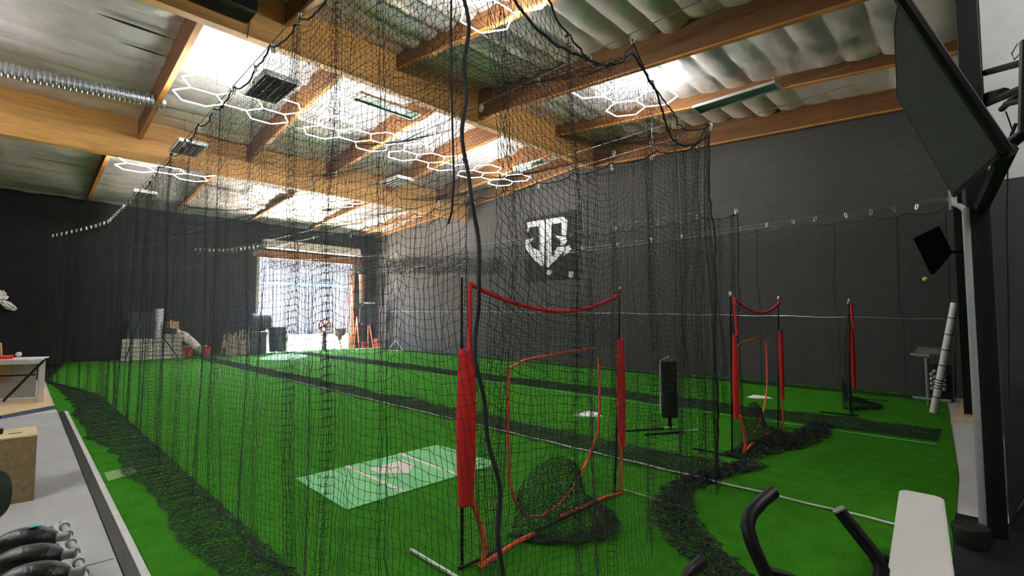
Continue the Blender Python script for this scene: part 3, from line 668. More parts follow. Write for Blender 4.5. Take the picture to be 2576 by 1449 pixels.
# ------------------------------------------------------------------ practice nets with red sleeves
def practice_net(xa, xb, y, label, full=True, loc_y=None, sleeve=(.14, .085)):
    t = thing('practice_net', label, 'practice net', ((xa+xb)/2, y, 0)); H = 2.02
    for s, x in ((-1, xa), (1, xb)):
        MB().tube([(x-s*.06, y+.05, 0.02), (x-s*.02, y+.02, 1.0), (x, y, H)], [.011, .010, .007], 8).build('pole', M['black'], t, smooth=True)
        tr = (.006 if s < 0 else .011) if y > 2.4 else .02
        MB().ell((x, y, H+.01), (tr, tr, tr*1.6)).build('pole_tip', M['white'], t, smooth=True)
        # padded sleeve round the pole
        sv = MB(); prof = []
        z0, z1 = (.46, 1.52)
        n = 12
        wz = sleeve[0]/2 if s < 0 else sleeve[1]/2
        sv.tube([(x-s*.03, y-.02, z0+(z1-z0)*i/n) for i in range(n+1)], [wz*(.75+.25*math.sin(math.pi*i/n)) if 0 < i < n else wz*.8 for i in range(n+1)], 12)
        sv.build('sleeve', M['red'], t, smooth=True)
        # foot bar running back and forward on the turf
        ya, yb_ = (y-.06, y+.50) if s < 0 else (y-.60, y+.05)
        MB().tube([(x+s*.06, ya, .018), (x+s*.06, yb_, .018)], .012 if s < 0 else .006, 8).build('foot_bar', (M['white'] if s < 0 else M['silver']) if y > 2.4 else M['black'], t, smooth=True)
    # base bar
    MB().tube([(xa+.02, y+.03, .02), (xb-.02, y+.03, .02)], .012, 8).build('base_bar', M['black'], t, smooth=True)
    # sagging top tape, side tapes, bottom tape
    def band(P, m, wd=.018): return MB().tube(P, wd, 8).build('edge_tape', m, t, smooth=True)
    top = [(xa+(xb-xa)*u, y-.03, H-.03-.20*4*u*(1-u)*(1+.15*(u-.5))) for u in np.linspace(0.02, .98, 30)]
    band(top, M['red'], .017)
    band([(xa+.05, y-.03, H-.05), (xa+.04, y-.04, 1.7), (xa-.02+.04, y-.06, 1.5)], M['red'], .017)
    if full: band([(xa+.05, y-.06, .5), (xa+.12, y-.08, .30), (xa+.16, y-.08, .12), (xa+.12, y-.07, .03)], M['orange'], .018)
    if full: band([(xa+.12, y-.07, .03), (xa+.5, y-.03, .05), (xa+.75, y, .03)], M['orange'], .017)
    if full: band([(xb-.06, y-.03, .5), (xb-.07, y-.03, .12), (xb-.06, y-.03, .03), (xb-.3, y-.0, .05), (xb-.75, y, .06), (xb-1.05, y-.05, .10)], M['orange'], .014)
    # strike opening outlined in orange, set back from the frame
    yb = y+.15; xl = xa+.62; xr = xb-.12; cx = (xl+xr)/2; hw = (xr-xl)/2
    loop = [(xr-.12, yb, 1.43), (cx, yb, 1.41), (xl+.2, yb, 1.38), (xl, yb, 1.33), (xl-.01, yb, .9), (xl, yb, .48), (xl+.07, yb, .26), (xl+.2, yb, .10), (xl+.4, yb, .045),
            (xl+.62, yb, .07), (xl+.85, yb, .17), (xl+1.08, yb, .38), (xr-.06, yb, .62), (xr-.03, yb, 1.0), (xr-.05, yb, 1.34)]
    if full: band(loop, M['orange'], .013)
    # fine net from the frame back to the opening, and the ball bag hanging from it
    nu, nv = 70, 60
    U, Vv = np.meshgrid(np.linspace(0, 1, nu), np.linspace(0, 1, nv), indexing='ij')
    X = xa+(xb-xa)*U; Z = (H-.05-.2*4*U*(1-U))*(1-Vv)+.04*Vv
    Yd = y+.13*np.sin(math.pi*U)**.7*np.sin(math.pi*np.clip(Vv, 0, 1))**.6
    hole = (np.abs(X-cx) < hw) & (Z > .25) & (Z < 1.42)
    G = np.stack([X, Yd, Z], -1); V, Q = strands(G, .0014, mask=~hole)
    np_mesh('netting', V, Q, M['net'], t, ORG[t.name])
    A, W = np.meshgrid(np.linspace(0, 1, 52), np.linspace(0, 1, 60), indexing='ij'); rs = np.random.RandomState(4)
    bx = xl+.10+.85*A-.10*W*(1-2*A); up = np.sin(math.pi*A)**.5
    by_ = np.interp(W, [0, .45, .6, 1], [0, -.12, -.45, -.62])*up; bz = np.interp(W, [0, .45, .62, 1], [.50, .16, .03, .015])
    bz = bz*(.5+.5*up)+.05*np.abs(np.sin(A*17+W*9))*(W > .5)*up
    G = np.stack([bx, yb+by_, np.maximum(bz, .012)], -1)+rs.normal(0, .007, A.shape+(3,)); G[..., 2] = np.maximum(G[..., 2], .006)
    V, Q = strands(G, .0022); np_mesh('ball_bag', V, Q, M['net'], t, ORG[t.name])
    return t
practice_net(2.16, 4.22, 2.60, 'large practice net with wide red sleeves standing in the first lane')
practice_net(6.30, 8.33, 2.27, 'practice net with red sleeves in the second lane, beside the middle divider', sleeve=(.07, .07))
t = practice_net(10.3, 12.3, 1.68, 'practice net with red sleeves in the third lane by the charcoal wall', full=False, sleeve=(.07, .07))
t.rotation_euler.z = .17; t.location.y += .16
# red stitched lettering lines are too worn to read on the nearest sleeve

# ------------------------------------------------------------------ mats and plates
PL = [(-.5, .5), (-.5, 0), (0, -.5), (.5, 0), (.5, .5)]
t = thing('hitting_mat', 'pale green batting mat with printed home plate on the turf of the first lane', 'mat', (3.05, 4.75, 0))
x0, x1, y0, y1 = 2.13, 4.03, 4.15, 5.33
MB().box((x0, y0, .0), (x1, y1, .014)).build('base', M['matgreen'], t, bevel=.012)
for X in (2.72, 3.42):
    MB().box((X-.025, y0, .0141), (X+.025, y1, .0165)).build('line', M['matwhite'], t)
MB().prism([(p[0]*.46, p[1]*.46) for p in PL], (3.07, 4.82, .0142), (1, 0, 0), (0, 1, 0), .003).build('home_plate', M['matwhite'], t)
for p, lb in (((7.1, 4.98), 'white rubber home plate lying on the second lane behind the practice net opening'), (tuple(onz(1915, 1001)[:2]), 'white home plate on the far third lane, between the red-sleeved poles')):
    tag(MB().prism([(q[0]*.44, q[1]*.44) for q in PL], (*p, .0), (1, 0, 0), (0, 1, 0), .02).build('home_plate', M['plate'], loc=(*p, 0), bevel=.004), lb, 'home plate')
q = [onz(*p) for p in ((640, 905), (735, 907), (785, 893), (700, 889))]
tag(MB().prism([(p[0], p[1]) for p in q], (0, 0, 0), (1, 0, 0), (0, 1, 0), .012).build('pitching_mat', M['matgreen'], loc=(7.6, 21.5, 0)), 'pale grey-green mat at the far end of the first lane before the dark bins', 'mat')
q = [onz(*p)[:2] for p in ((262, 1190), (335, 1172), (345, 1188), (272, 1212))]
tag(MB().prism([tuple(p) for p in q], (0, 0, .0005), (1, 0, 0), (0, 1, 0), .004).build('turf_patch', M['patch'], loc=(q[0][0], q[0][1], 0)), 'small worn pale turf patch beside the grey gym mat', 'patch')

# black pad target on splayed feet
t = thing('pitching_target', 'tall black padded target with white edge on a low stand in the second lane', 'target', (6.95, 3.5, 0))
a = onx(1668, 915, 6.95); b = onx(1700, 905, 7.2)
bl = np.array([7.02, 3.62]); br = np.array([7.20, 3.42])
dv = (br-bl); L = np.linalg.norm(dv); ang = math.atan2(dv[1], dv[0])
MB().cbox(((bl+br)[0]/2, (bl+br)[1]/2, .62), (L*.9, .09, .90), rz=ang).build('pad', M['rubber'], t, bevel=.03)
MB().tube([(bl[0]-.02, bl[1]+.0, .22), (bl[0]-.0, bl[1], 1.05), (bl[0]+.12, bl[1]-.10, 1.12)], .009, 6).build('white_edge', M['white'], t)
MB().tube([(7.11, 3.52, .0), (7.11, 3.52, .3)], .03, 8).build('post', M['black'], t)
for y in (3.3, 3.62):
    MB().tube([(6.45, y+.28, .02), (7.0, y-.05, .02)], .015, 6).build('foot', M['black'], t)
    MB().tube([(7.0, y-.05, .03), (7.2, y-.17, .03)], .014, 6).build('foot', M['white'], t)

# ------------------------------------------------------------------ wall banner with the monogram
t = thing('wall_banner', 'square black wall banner with a white winged letter monogram', 'banner', (XW, 11.7, 4.4))
MB().box((XW-.05, 10.47, 3.12), (XW-.01, 12.98, 5.62)).build('cloth', M['banner'], t)
S_ = 2.5/180.
def bpoly(pts): # crop pixel coords (1449 px = 200 photo px) on the banner face
    out = []
    for (u, v) in pts:
        p = onx(1280+u*200/1449., 520+v*200/1449., XW-.055); out.append((p[1], p[2]))
    return out
polys = [[(330, 285), (655, 235), (655, 640), (640, 1060), (600, 1090), (560, 1050), (565, 800), (555, 350), (375, 378), (365, 455), (335, 450)],
         [(680, 225), (740, 222), (775, 330), (775, 1040), (720, 1110), (680, 1100)],
         [(745, 222), (985, 180), (1065, 240), (1055, 520), (965, 515), (960, 290), (775, 322), (760, 300)],
         [(840, 525), (1040, 540), (1070, 620), (1010, 700), (930, 700), (950, 650), (930, 600)],
         [(300, 605), (450, 575), (390, 660), (415, 745), (560, 800), (565, 1040), (480, 990), (300, 760)],
         [(1010, 725), (890, 735), (830, 820), (850, 870), (775, 900), (775, 1040), (870, 960), (930, 880), (1010, 800)],
         [(1040, 720), (1100, 700), (1140, 770), (1060, 860), (1000, 890), (1020, 800)],
         [(1090, 1180), (1185, 1180), (1165, 1300), (1095, 1290)], [(700, 1160), (760, 1140), (800, 1190), (740, 1250), (680, 1230)],
         [(490, 1220), (680, 1215), (680, 1300), (500, 1290)]]
lg = MB()
for k, pl in enumerate(polys[:7]): lg.prism(bpoly(pl), (XW-.052, 0, 0), (0, 1, 0), (0, 0, 1), -.006)
lg.build('monogram', M['bannerw'], t)
l2 = MB()
for pl in polys[7:9]: l2.prism(bpoly(pl), (XW-.052, 0, 0), (0, 1, 0), (0, 0, 1), -.006)
l2.build('small_print', M['whitewall'], t)

# ------------------------------------------------------------------ things at the far wall
t0 = MB().box((-.155, -.2, 0), (.155, .2, .165)).build('concrete_block', M['block'], bevel=.02)
first = True; k = 0
for c in range(6):
    for r_ in range(6 if c > 3 else 5):
        o = t0 if first else t0.copy()
        if not first: COL.objects.link(o)
        first = False
        o.location = (2.95+c*.33+(.05 if r_ % 2 else 0)*0, 23.9+random.uniform(-.03, .03), .0+r_*.17); o.rotation_euler.z = random.uniform(-.05, .05)
        tag(o, 'pale grey block, %s row up, %s column from left in the block stack' % (['first', 'second', 'third', 'fourth', 'fifth', 'sixth'][r_], ['first', 'second', 'third', 'fourth', 'fifth', 'sixth'][c]), 'block', 'pale blocks stacked at the far wall')
def crate(p, lb):
    t = thing('storage_crate', lb, 'crate', p, 'black crates on the block stack')
    b = MB(); x, y, z = p
    b.box((x-.2, y-.15, z), (x+.2, y+.15, z+.03))
    for s in (-1, 1):
        b.box((x+s*.2-.012, y-.15, z), (x+s*.2+.012, y+.15, z+.33)); b.box((x-.2, y+s*.15-.012, z), (x+.2, y+s*.15+.012, z+.33))
    for s in (-1, 1): b.box((x-.21, y+s*.16-.012, z+.3), (x+.21, y+s*.16+.012, z+.34))
    b.build('body', M['bin'], t)
for i, (dx, dz, lb) in enumerate(((.0, .86, 'black storage crate, bottom left of those on the blocks'), (.44, .86, 'black storage crate, bottom right of those on the blocks'), (.05, 1.21, 'black storage crate, middle left on the blocks'), (.48, 1.21, 'black storage crate, middle right, touching the white buckets'), (.02, 1.56, 'black storage crate, top left of the stack'), (.44, 1.56, 'black storage crate, top right of the stack'))):
    crate((3.15+dx, 23.9, dz), lb)
for k in range(6):
    z = .86+k*.17 if k else .86
    bkt = MB().lathe((3.95, 23.85, z), [(.13, 0), (.15, .3), (.165, .31), (.165, .33)], 18).build('bucket', M['greywhite'], loc=(3.95, 23.85, z), smooth=True)
    tag(bkt, 'grey-white bucket nested in the tall stack beside the black crates', 'bucket', 'nested grey-white buckets')
tag(MB().box((4.15, 23.7, 1.03), (4.55, 24.1, 1.24)).build('storage_crate', M['bin'], loc=(4.35, 23.9, 1.03), bevel=.02), 'low black box under the torn tan carton', 'box')
b = MB().box((4.20, 23.15, 1.245), (4.50, 24.05, 1.52)); b.add([(4.2, 23.15, 1.52), (4.3, 23.72, 1.6), (4.4, 23.15, 1.52)], [(0, 1, 2)])
tag(b.build('cardboard_box', M['tan'], loc=(4.35, 23.9, 1.245)), 'torn tan cardboard carton on the low black box', 'box')
tag(MB().tube([(4.62, 23.9, 1.08), (4.85, 23.85, .92), (5.15, 23.15, .45), (5.35, 23.7, .22)], [.10, .17, .17, .12], 14).ell((4.58, 23.9, 1.1), (.13, .15, .13)).build('sack', M['sack'], loc=(4.9, 23.8, 0), smooth=True), 'cream rolled sack leaning over the red bucket', 'sack')
tag(MB().box((4.62, 24.0, 0), (4.98, 24.35, .50)).build('cardboard_box', M['tan'], loc=(4.8, 24.2, 0), bevel=.01), 'brown cardboard box between the blocks and the red bucket', 'box')
for x, lb in ((5.05, 'red bucket nearer the block stack at the far wall'), (5.72, 'red bucket standing apart, nearer the doorway')):
    t = thing('bucket', lb, 'bucket', (x, 24.1, 0), 'red buckets at the far wall')
    MB().lathe((x, 24.1, 0), [(.15, 0), (.19, .38), (.21, .385), (.21, .43), (.19, .43), (.17, .1)], 20).build('body', M['red'], t, smooth=True)
    MB().box((x-.02, 23.885, .1), (x+.08, 23.93, .26)).build('paper_label', M['tan'], t)
    MB().ell((x-.03, 24.1, .43), (.12, .12, .05), 10, 6).build('contents', M['sack'], t)
tag(MB().tube([(2.9, 23.6, .02), (3.3, 23.6, 1.75)], .02, 6).build('dark_pole', M['black'], loc=(2.9, 23.6, 0)), 'dark pole leaning at the left of the block stack', 'pole')
tag(MB().tube([(4.6, 23.5, .02), (4.1, 23.6, .85)], .02, 6).build('dark_pole', M['black'], loc=(4.6, 23.5, 0)), 'dark pole leaning across the front of the block stack', 'pole')

# scrap pile left of the bins
for i in range(22):
    x = 6.35+i*.068; h = .55+.75*abs(math.sin(i*1.7))*(.4+.6*i/22)+random.uniform(0, .15)
    o = MB().cbox((x, 24.2, h/2+.0), (.07, .03, h), ry=random.uniform(-.14, .14), rx=random.uniform(-.1, .05)).build('scrap_plank', M['timber'], loc=(x, 24.2, 0))
    tag(o, 'weathered plank offcut in the scrap pile left of the dark bins', 'plank', 'scrap planks by the doorway')
for p, d, lb in (((6.6, 23.9, 0), (.5, .4, .38), 'crushed cardboard box at the front of the scrap pile'), ((7.15, 23.95, 0), (.42, .35, .62), 'upright cardboard box amid the scrap planks')):
    tag(MB().box((p[0]-d[0]/2, p[1]-d[1]/2, 0), (p[0]+d[0]/2, p[1]+d[1]/2, d[2])).build('cardboard_box', M['timber'], loc=p, bevel=.02), lb, 'box')
# dark bins
def barrel(x, y, z, r, h, lb):
    t = thing('plastic_barrel', lb, 'barrel', (x, y, z))
    MB().lathe((x, y, z), [(r*.85, 0), (r*.9, .04), (r, h*.5), (r*.98, h-.06), (r*1.04, h-.05), (r*1.04, h), (r*.94, h), (r*.9, h-.1)], 28).build('body', M['bin'], t, smooth=True)
    MB().lathe((x, y, z+h), [(r*1.045, -.012), (r*1.045, .012), (r*.97, .012)], 28, caps=False).build('rim', M['greypipe'], t)
barrel(8.62, 23.9, .06, .43, 1.15, 'tall dark barrel standing before the left side of the doorway')
t = thing('plastic_barrel', 'dark barrel lying raised on a black stand behind the tall barrel', 'barrel', (7.9, 24.2, 0))
MB().box((7.45, 24.0, 0), (8.15, 24.5, 1.0)).build('stand', M['bin'], t, bevel=.02)
MB().lathe((7.45, 24.2, 1.45), [(.36, 0), (.42, .06), (.42, .82), (.36, .88)], 24, axis=(1, 0, 0)).build('body', M['bin'], t, smooth=True)
for x, lb in ((8.3, 'left'), (8.75, 'right')): tag(MB().ell((x, 23.3, .06), (.13, .1, .06)).build('sandbag', M['white'], loc=(x, 23.3, 0), smooth=True), 'white sandbag at the foot of the tall dark barrel, the %s one of two' % lb, 'sandbag', 'white sandbags')
# fan with orange ring
t = thing('pedestal_fan', 'floor fan with orange ring guard on a dark post before the doorway', 'fan', (10.95, 24.15, 0))
ct = Vector((10.95, 24.15, 1.25))
rg = [(ct.x+.30*math.cos(a), ct.y-.02, ct.z+.30*math.sin(a)) for a in np.linspace(0, 2*math.pi, 28, endpoint=False)]
MB().tube(rg, .055, 8, closed=True).build('ring_guard', M['oranpaint'], t, smooth=True)
for k in range(4):
    a = k*math.pi/2+.5; MB().cbox((ct.x+.14*math.cos(a), ct.y, ct.z+.14*math.sin(a)), (.26, .02, .11), ry=-a).build('blade', M['greypipe'], t)
MB().lathe((ct.x, ct.y-.06, ct.z), [(.05, 0), (.06, .1)], 12, axis=(0, 1, 0)).build('hub', M['black'], t)
MB().tube([(10.95, 24.2, .9), (10.95, 24.2, .95)], .1, 12).tube([(10.95, 24.15, .0), (10.95, 24.15, .9)], .12, 12).build('post', M['bin'], t)
# tapered bucket on tripod
t = thing('tripod_bucket', 'dark tapered bucket on a thin stand right of the orange fan', 'bucket', (11.7, 24.0, 0))
MB().lathe((11.7, 24.0, .48), [(.08, 0), (.14, .2), (.28, .28), (.33, .62), (.30, .62)], 20).build('bowl', M['brown'], t, smooth=True)
for k in range(3):
    a = k*2.09+.4; MB().tube([(11.7, 24, .5), (11.7+.28*math.cos(a), 24+.28*math.sin(a), .0)], .02, 6).build('leg', M['black'], t)
# ladders, jacket, buckets
def ladder(x, y, h, wd, m, lb, lean=.5, name='ladder'):
    t = thing(name, lb, 'ladder', (x, y, 0))
    for s in (-1, 1): MB().tube([(x+s*wd/2, y, 0), (x+s*wd/2, y+lean, h)], .035, 6).build('rail', m, t)
    n = int(h/.3)
    for k in range(1, n): MB().tube([(x-wd/2, y+lean*k/n, h*k/n), (x+wd/2, y+lean*k/n, h*k/n)], .018, 6).build('rung', m, t)
ladder(12.45, 24.0, 4.1, .24, M['oranpaint'], 'tall orange ladder leaning beside the right edge of the doorway', .5)
t = thing('step_ladder', 'short orange stepladder under the hanging charcoal jacket', 'ladder', (13.0, 23.9, 0))
for x in (12.62, 13.35):
    for s in (-1, 1): MB().tube([(x+(.1 if x > 13 else 0), 23.9+s*.3, 0), (x-(.06 if x > 13 else 0), 23.9, 1.7)], .035, 6).build('rail', M['oranpaint'], t)
for k in range(1, 5): MB().box((12.62, 23.62+.07*k, k*.34), (13.38, 23.72+.07*k, k*.34+.03)).build('step', M['brown'], t)
jk = MB(); rs = random.Random(4)
jk.tube([(12.65, 23.6, 1.35), (12.68, 23.58, 2.2), (12.8, 23.6, 2.35)], .08, 8).tube([(13.6, 23.6, 1.5), (13.5, 23.58, 2.1), (13.3, 23.6, 2.32)], .09, 8)
jk.prism([(12.72, 1.25), (13.58, 1.25), (13.55, 2.2), (13.35, 2.38), (12.85, 2.38), (12.72, 2.2)], (0, 23.66, 0), (1, 0, 0), (0, 0, 1), .14)
tag(jk.build('jacket', M['jacket'], loc=(13.1, 23.6, 1.25), smooth=False, bevel=.04), 'charcoal jacket hanging over the orange stepladder', 'jacket')
tag(MB().tube([(13.0, 24.1, 2.42), (13.0, 24.1, 4.0)], [.12, .2], 12).build('hanging_cover', M['brown'], loc=(13, 24.1, 2.4), smooth=True), 'brown cloth-covered column above the charcoal jacket', 'cover')
tag(MB().box((13.3, 24.1, 2.42), (13.8, 24.6, 2.5)).build('small_shelf', M['white'], loc=(13.5, 24, 2.4), bevel=.01), 'small white shelf above the charcoal jacket', 'shelf')
tag(MB().lathe((12.85, 23.5, 0), [(.14, 0), (.17, .34), (.19, .36)], 16).build('bucket', M['red'], loc=(12.85, 23.5, 0), smooth=True), 'red bucket at the foot of the orange ladder', 'bucket')
tag(MB().lathe((13.62, 23.5, 0), [(.16, 0), (.2, .5), (.22, .52)], 16).build('bucket', M['oranpaint'], loc=(13.6, 23.5, 0), smooth=True), 'orange bucket right of the stepladder by the wall corner', 'bucket')
tag(MB().box((12.2, 23.0, 0), (13.6, 23.2, .06)).build('floor_board', M['white'], loc=(12.9, 23.1, 0)), 'white board lying on the turf before the ladders', 'board')
# light stand by the charcoal wall
t = thing('tripod_stand', 'thin pale tripod stand by the corner of the charcoal wall', 'stand', (13.7, 21.4, 0))
px = onx(1000, 868, 13.2)
bx, by = 13.1, float(px[1])
ORG[t.name] = Vector((bx, by, 0)); t.location = (bx, by, 0)
MB().tube([(bx, by, .05), (bx, by, 2.75), (bx-.12, by+.1, 2.85)], .03, 8).build('pole', M['silver'], t)
for k in range(3):
    a = k*2.09+.9; MB().tube([(bx, by, .55), (bx+.45*math.cos(a), by+.45*math.sin(a), .02)], .022, 6).build('leg', M['white'], t)
MB().tube([(bx-.3, by+.3, .03), (bx+.3, by-.3, .03)], .025, 6).build('base_bar', M['white'], t)

# crumpled bag on the far wall, left
b = MB().ell((-.50, 24.3, 2.42), (.17, .10, .20), 12, 8, jit=.35); b.ell((-.30, 24.3, 2.12), (.24, .08, .10), 12, 8, Matrix.Rotation(.7, 3, 'Y'), jit=.3)
tag(b.build('plastic_bag', M['white'], loc=(-.4, 24.3, 2.0)), 'crumpled white plastic bag hanging on the black far wall at left', 'bag')

# white frame bench with clutter, left edge
t = thing('frame_bench', 'white metal frame bench with black diagonal brace on the plywood platform', 'bench', (-.2, 13.5, .05))
XR = .36; 
for (x, y) in ((XR, 13.36), (XR, 14.1), (-.9, 13.95), (-.9, 14.7)):
    MB().box((x-.04, y-.04, .05), (x+.04, y+.04, .86)).build('leg', M['white'], t)
fr = MB(); 
fr.cbox((-.27, 13.66, .12), (1.35, .05, .05), rz=-.44); fr.cbox((-.27, 13.66, .84), (1.35, .06, .07), rz=-.44)
fr.cbox((-.27, 14.4, .84), (1.35, .06, .05), rz=-.44); fr.cbox((XR, 13.75, .84), (.06, .75, .06)); fr.cbox((XR, 13.75, .1), (.05, .75, .05))
fr.build('frame', M['white'], t)
MB().tube([(XR+.02, 13.3, .88), (-.15, 13.45, .12)], .022, 8).build('brace', M['rubber'], t)
MB().cbox((-.27, 14.0, .56), (1.2, .06, .03), rz=-.44).build('shelf_bar', M['rubber'], t)
MB().cbox((-.27, 14.38, .42), (1.25, .01, .7), rz=-.44).build('back_sheet', M['clear'], t)
MB().cbox((-.27, 14.0, .885), (1.3, .72, .025), rz=-.44).build('bench_top', M['white'], t)
tag(MB().cbox((-.35, 13.9, 1.06), (.28, .05, .32), rx=.25, rz=-.3).build('leaning_card', M['tan'], loc=(-.35, 13.9, .9)), 'tan card leaning upright on the white frame bench', 'card')
tag(MB().box((-.5, 13.75, .9), (-.05, 14.05, .96)).build('tray', M['red'], loc=(-.3, 13.9, .9), bevel=.01), 'red tray lying on the white frame bench', 'tray')
tag(MB().ell((.02, 13.8, .98), (.05, .05, .05)).build('ball', M['white'], loc=(.02, 13.8, .93), smooth=True), 'small white ball at the end of the red tray', 'ball')
tag(MB().box((-.55, 14.1, .45), (-.1, 14.4, .78)).build('cardboard_box', M['tan'], loc=(-.3, 14.2, .1)), 'tan carton inside the white frame bench', 'box')

# plyometric box, left foreground
tb = thing('plyo_box', 'brown wooden jump box on the grey gym mat at the left edge', 'box', (-.25, 6.8, 0))
bp = onz(85, 1258); 
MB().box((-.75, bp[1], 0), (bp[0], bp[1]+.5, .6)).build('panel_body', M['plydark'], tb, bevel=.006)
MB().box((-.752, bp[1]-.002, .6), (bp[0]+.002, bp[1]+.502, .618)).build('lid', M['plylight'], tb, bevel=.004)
MB().cbox((.02, bp[1]+.2, .6185), (.09, .035, .003)).build('grip_slot', M['rubber'], tb)
tag(MB().lathe((-.10, bp[1]+.25, .62), [(.035, 0), (.04, .05), (.03, .06)], 14).build('black_cap', M['rubber'], loc=(-.1, bp[1]+.25, .62), smooth=True), 'small black cap standing on the wooden jump box', 'cap')
p = onz(0, 1275)
c = _C+ray(-18, 1245)*2.9
tag(MB().lathe(tuple(c), [(.03, -.04), (.13, -.035), (.15, -.015), (.15, .015), (.13, .035), (.03, .04)], 28, axis=(.75, -.3, .1)).build('weight_plate', M['rubber'], loc=tuple(c), smooth=True), 'black round weight plate at the left edge before the jump box', 'weight plate')
MBp = MB().tube([tuple(c), (c[0], c[1], .02)], .02, 8).box((c[0]-.15, c[1]-.12, 0), (c[0]+.15, c[1]+.12, .02))
tag(MBp.build('plate_stand', M['black'], loc=(c[0], c[1], 0)), 'black post stand holding the round weight plate', 'stand')

# dumbbells on a rack, lower left
rk = thing('dumbbell_rack', 'grey tubular rack with collared rails holding black dumbbells, lower left corner', 'rack', (.1, 2.2, 0))
A0 = _C+ray(112, 1318)*1.95; A1 = _C+ray(172, 1475)*1.32
A0[2] = A1[2] = .93
A0 = onz(118, 1322, .93); A1 = onz(165, 1475, .93); dr = (A1-A0); Lr = np.linalg.norm(dr); dr /= Lr; sd = np.cross(dr, [0, 0, 1]); 
for k, off in ((0, 0.0), (1, .045)):
    a = A0+sd*off*(-1); b_ = A1+sd*off*(-1)
    if a[0] > 5: pass
    MB().tube([tuple(a), tuple(b_)], .011, 10).build('rail', M['silver'], rk, smooth=True)
    for j in range(6):
        q = a+dr*Lr*(j+.6)/6.2
        MB().tube([tuple(q-dr*.008), tuple(q+dr*.008)], .0165, 10).build('collar', M['greypipe'], rk, smooth=True)
back = sd*(.22)
for s in (0, 1):
    q = A0 if s == 0 else A1
    MB().tube([tuple(q), (q[0], q[1], .02)], .016, 8).build('leg', M['silver'], rk)
    q2 = q+back
    MB().tube([tuple(q2), (q2[0], q2[1], .02)], .016, 8).build('leg', M['silver'], rk)
MB().tube([tuple(A0+back+np.array([0, 0, -.03])), tuple(A1+back+np.array([0, 0, -.03]))], .012, 8).build('rail', M['silver'], rk)
cen = [(66, 1362), (74, 1408), (86, 1456)]
lbs = ['black rounded dumbbell with teal mark, farthest of the three on the rack', 'black rounded dumbbell in the middle of the three on the rack', 'black rounded dumbbell nearest the bottom left corner']
def dumb(c_, lb, mark):
    t = thing('dumbbell', lb, 'dumbbell', tuple(c_), 'black dumbbells on the rack')
    ax = Vector(tuple(-_r*.93-_f0*.36)).normalized(); R = Matrix((ax, Vector((0, 0, 1)).cross(ax), Vector((0, 0, 1)))).transposed()
    c0 = Vector(tuple(c_))
    MB().ell(c0, (.088, .046, .046), 22, 14, R).build('head', M['rubber'], t, smooth=True)
    MB().tube([tuple(c0-ax*.115), tuple(c0+ax*.2)], .014, 10).build('handle', M['silver'], t, smooth=True)
    MB().ell(c0+ax*.27, (.088, .046, .046), 18, 12, R).build('head', M['rubber'], t, smooth=True)
    if mark:
        tri = [(-.018, -.008), (.018, -.010), (.0, .016)]
        MB().prism(tri, tuple(c0+Vector((0, 0, .0455))+ax*-.02), (1, 0, 0), (0, 1, 0), .003).build('teal_mark', M['teal'], t)
for i, (px_, lb) in enumerate(zip(cen, lbs)):
    dumb(onz(px_[0], px_[1], .985), lb, i == 0)

# ------------------------------------------------------------------ right side: post, pipe, bench, handles, machine
MBc = MB().box((5.46, -.085, 0), (5.62, .05, 6.9)); 
struct(MBc.build('trim_7', M['black'], bevel=.006))
t = thing('grey_pipe', 'vertical grey pipe with white valve elbow beside the black post', 'pipe', (5.3, .055, 0))
MB().tube([(5.3, .055, 0), (5.3, .055, 2.62)], .024, 12).build('pipe_run', M['greypipe'], t, smooth=True)
MB().tube([(5.3, .055, 2.6), (5.3, .085, 2.64), (5.3, .12, 2.66), (5.3, .12, 2.72)], .022, 10).build('elbow', M['white'], t, smooth=True)
MB().tube([(5.3, .14, 2.62), (5.3, .14, 2.78)], .012, 8).tube([(5.3, .10, 2.7), (5.3, .17, 2.7)], .01, 8).build('valve_handle', M['silver'], t, smooth=True)
# portrait screen tilted down under the roof
struct(MB().box((11.80, float(onx(2431, 700, 11.85)[1]), 0), (11.95, float(onx(2407, 700, 11.85)[1]), 4.2)).build('trim_8', M['black']))
t = thing('wall_screen', 'smaller dark screen farther back on the second black post', 'screen', tuple(onx(2340, 640, 10.2)))
q = [onx(2297, 600, 9.9), onx(2352, 572, 10.4), onx(2386, 640, 10.5), onx(2342, 692, 10.0)]
MB().add([tuple(p) for p in q]+[tuple(p+np.array([.05, -.05, .03])) for p in q], [(0, 1, 2, 3), (4, 7, 6, 5), (0, 4, 5, 1), (1, 5, 6, 2), (2, 6, 7, 3), (3, 7, 4, 0)]).build('housing', M['rubber'], t)
MB().tube([tuple(onx(2375, 636, 10.5)), tuple(onx(2420, 632, 11.75))], .03, 6).build('arm', M['black'], t)
c1 = _C+ray(2535, 378)*3.0; c2 = _C+ray(2400, 498)*3.45; c3 = _C+ray(2262, -20)*2.9
_n = np.cross(c2-c1, c3-c1)
def onpl(x, y): d = ray(x, y); return _C+d*(np.dot(_n, c1-_C)/np.dot(_n, d))
def slab(P, tk, up):
    P = [np.array(p) for p in P]; n = np.cross(P[1]-P[0], P[3]-P[0]); n /= np.linalg.norm(n)
    if np.dot(n, P[0]-_C) < 0: n = -n
    return [tuple(p) for p in P]+[tuple(p+n*tk) for p in P]
FQ = [(0,3,2,1),(4,5,6,7),(0,1,5,4),(1,2,6,5),(2,3,7,6),(3,0,4,7)]
t = thing('wall_screen', 'large dark screen tilted under the ceiling beside the black post', 'screen', tuple(c1))
nn = _n/np.linalg.norm(_n); nn = nn if np.dot(nn, _C-c1) > 0 else -nn
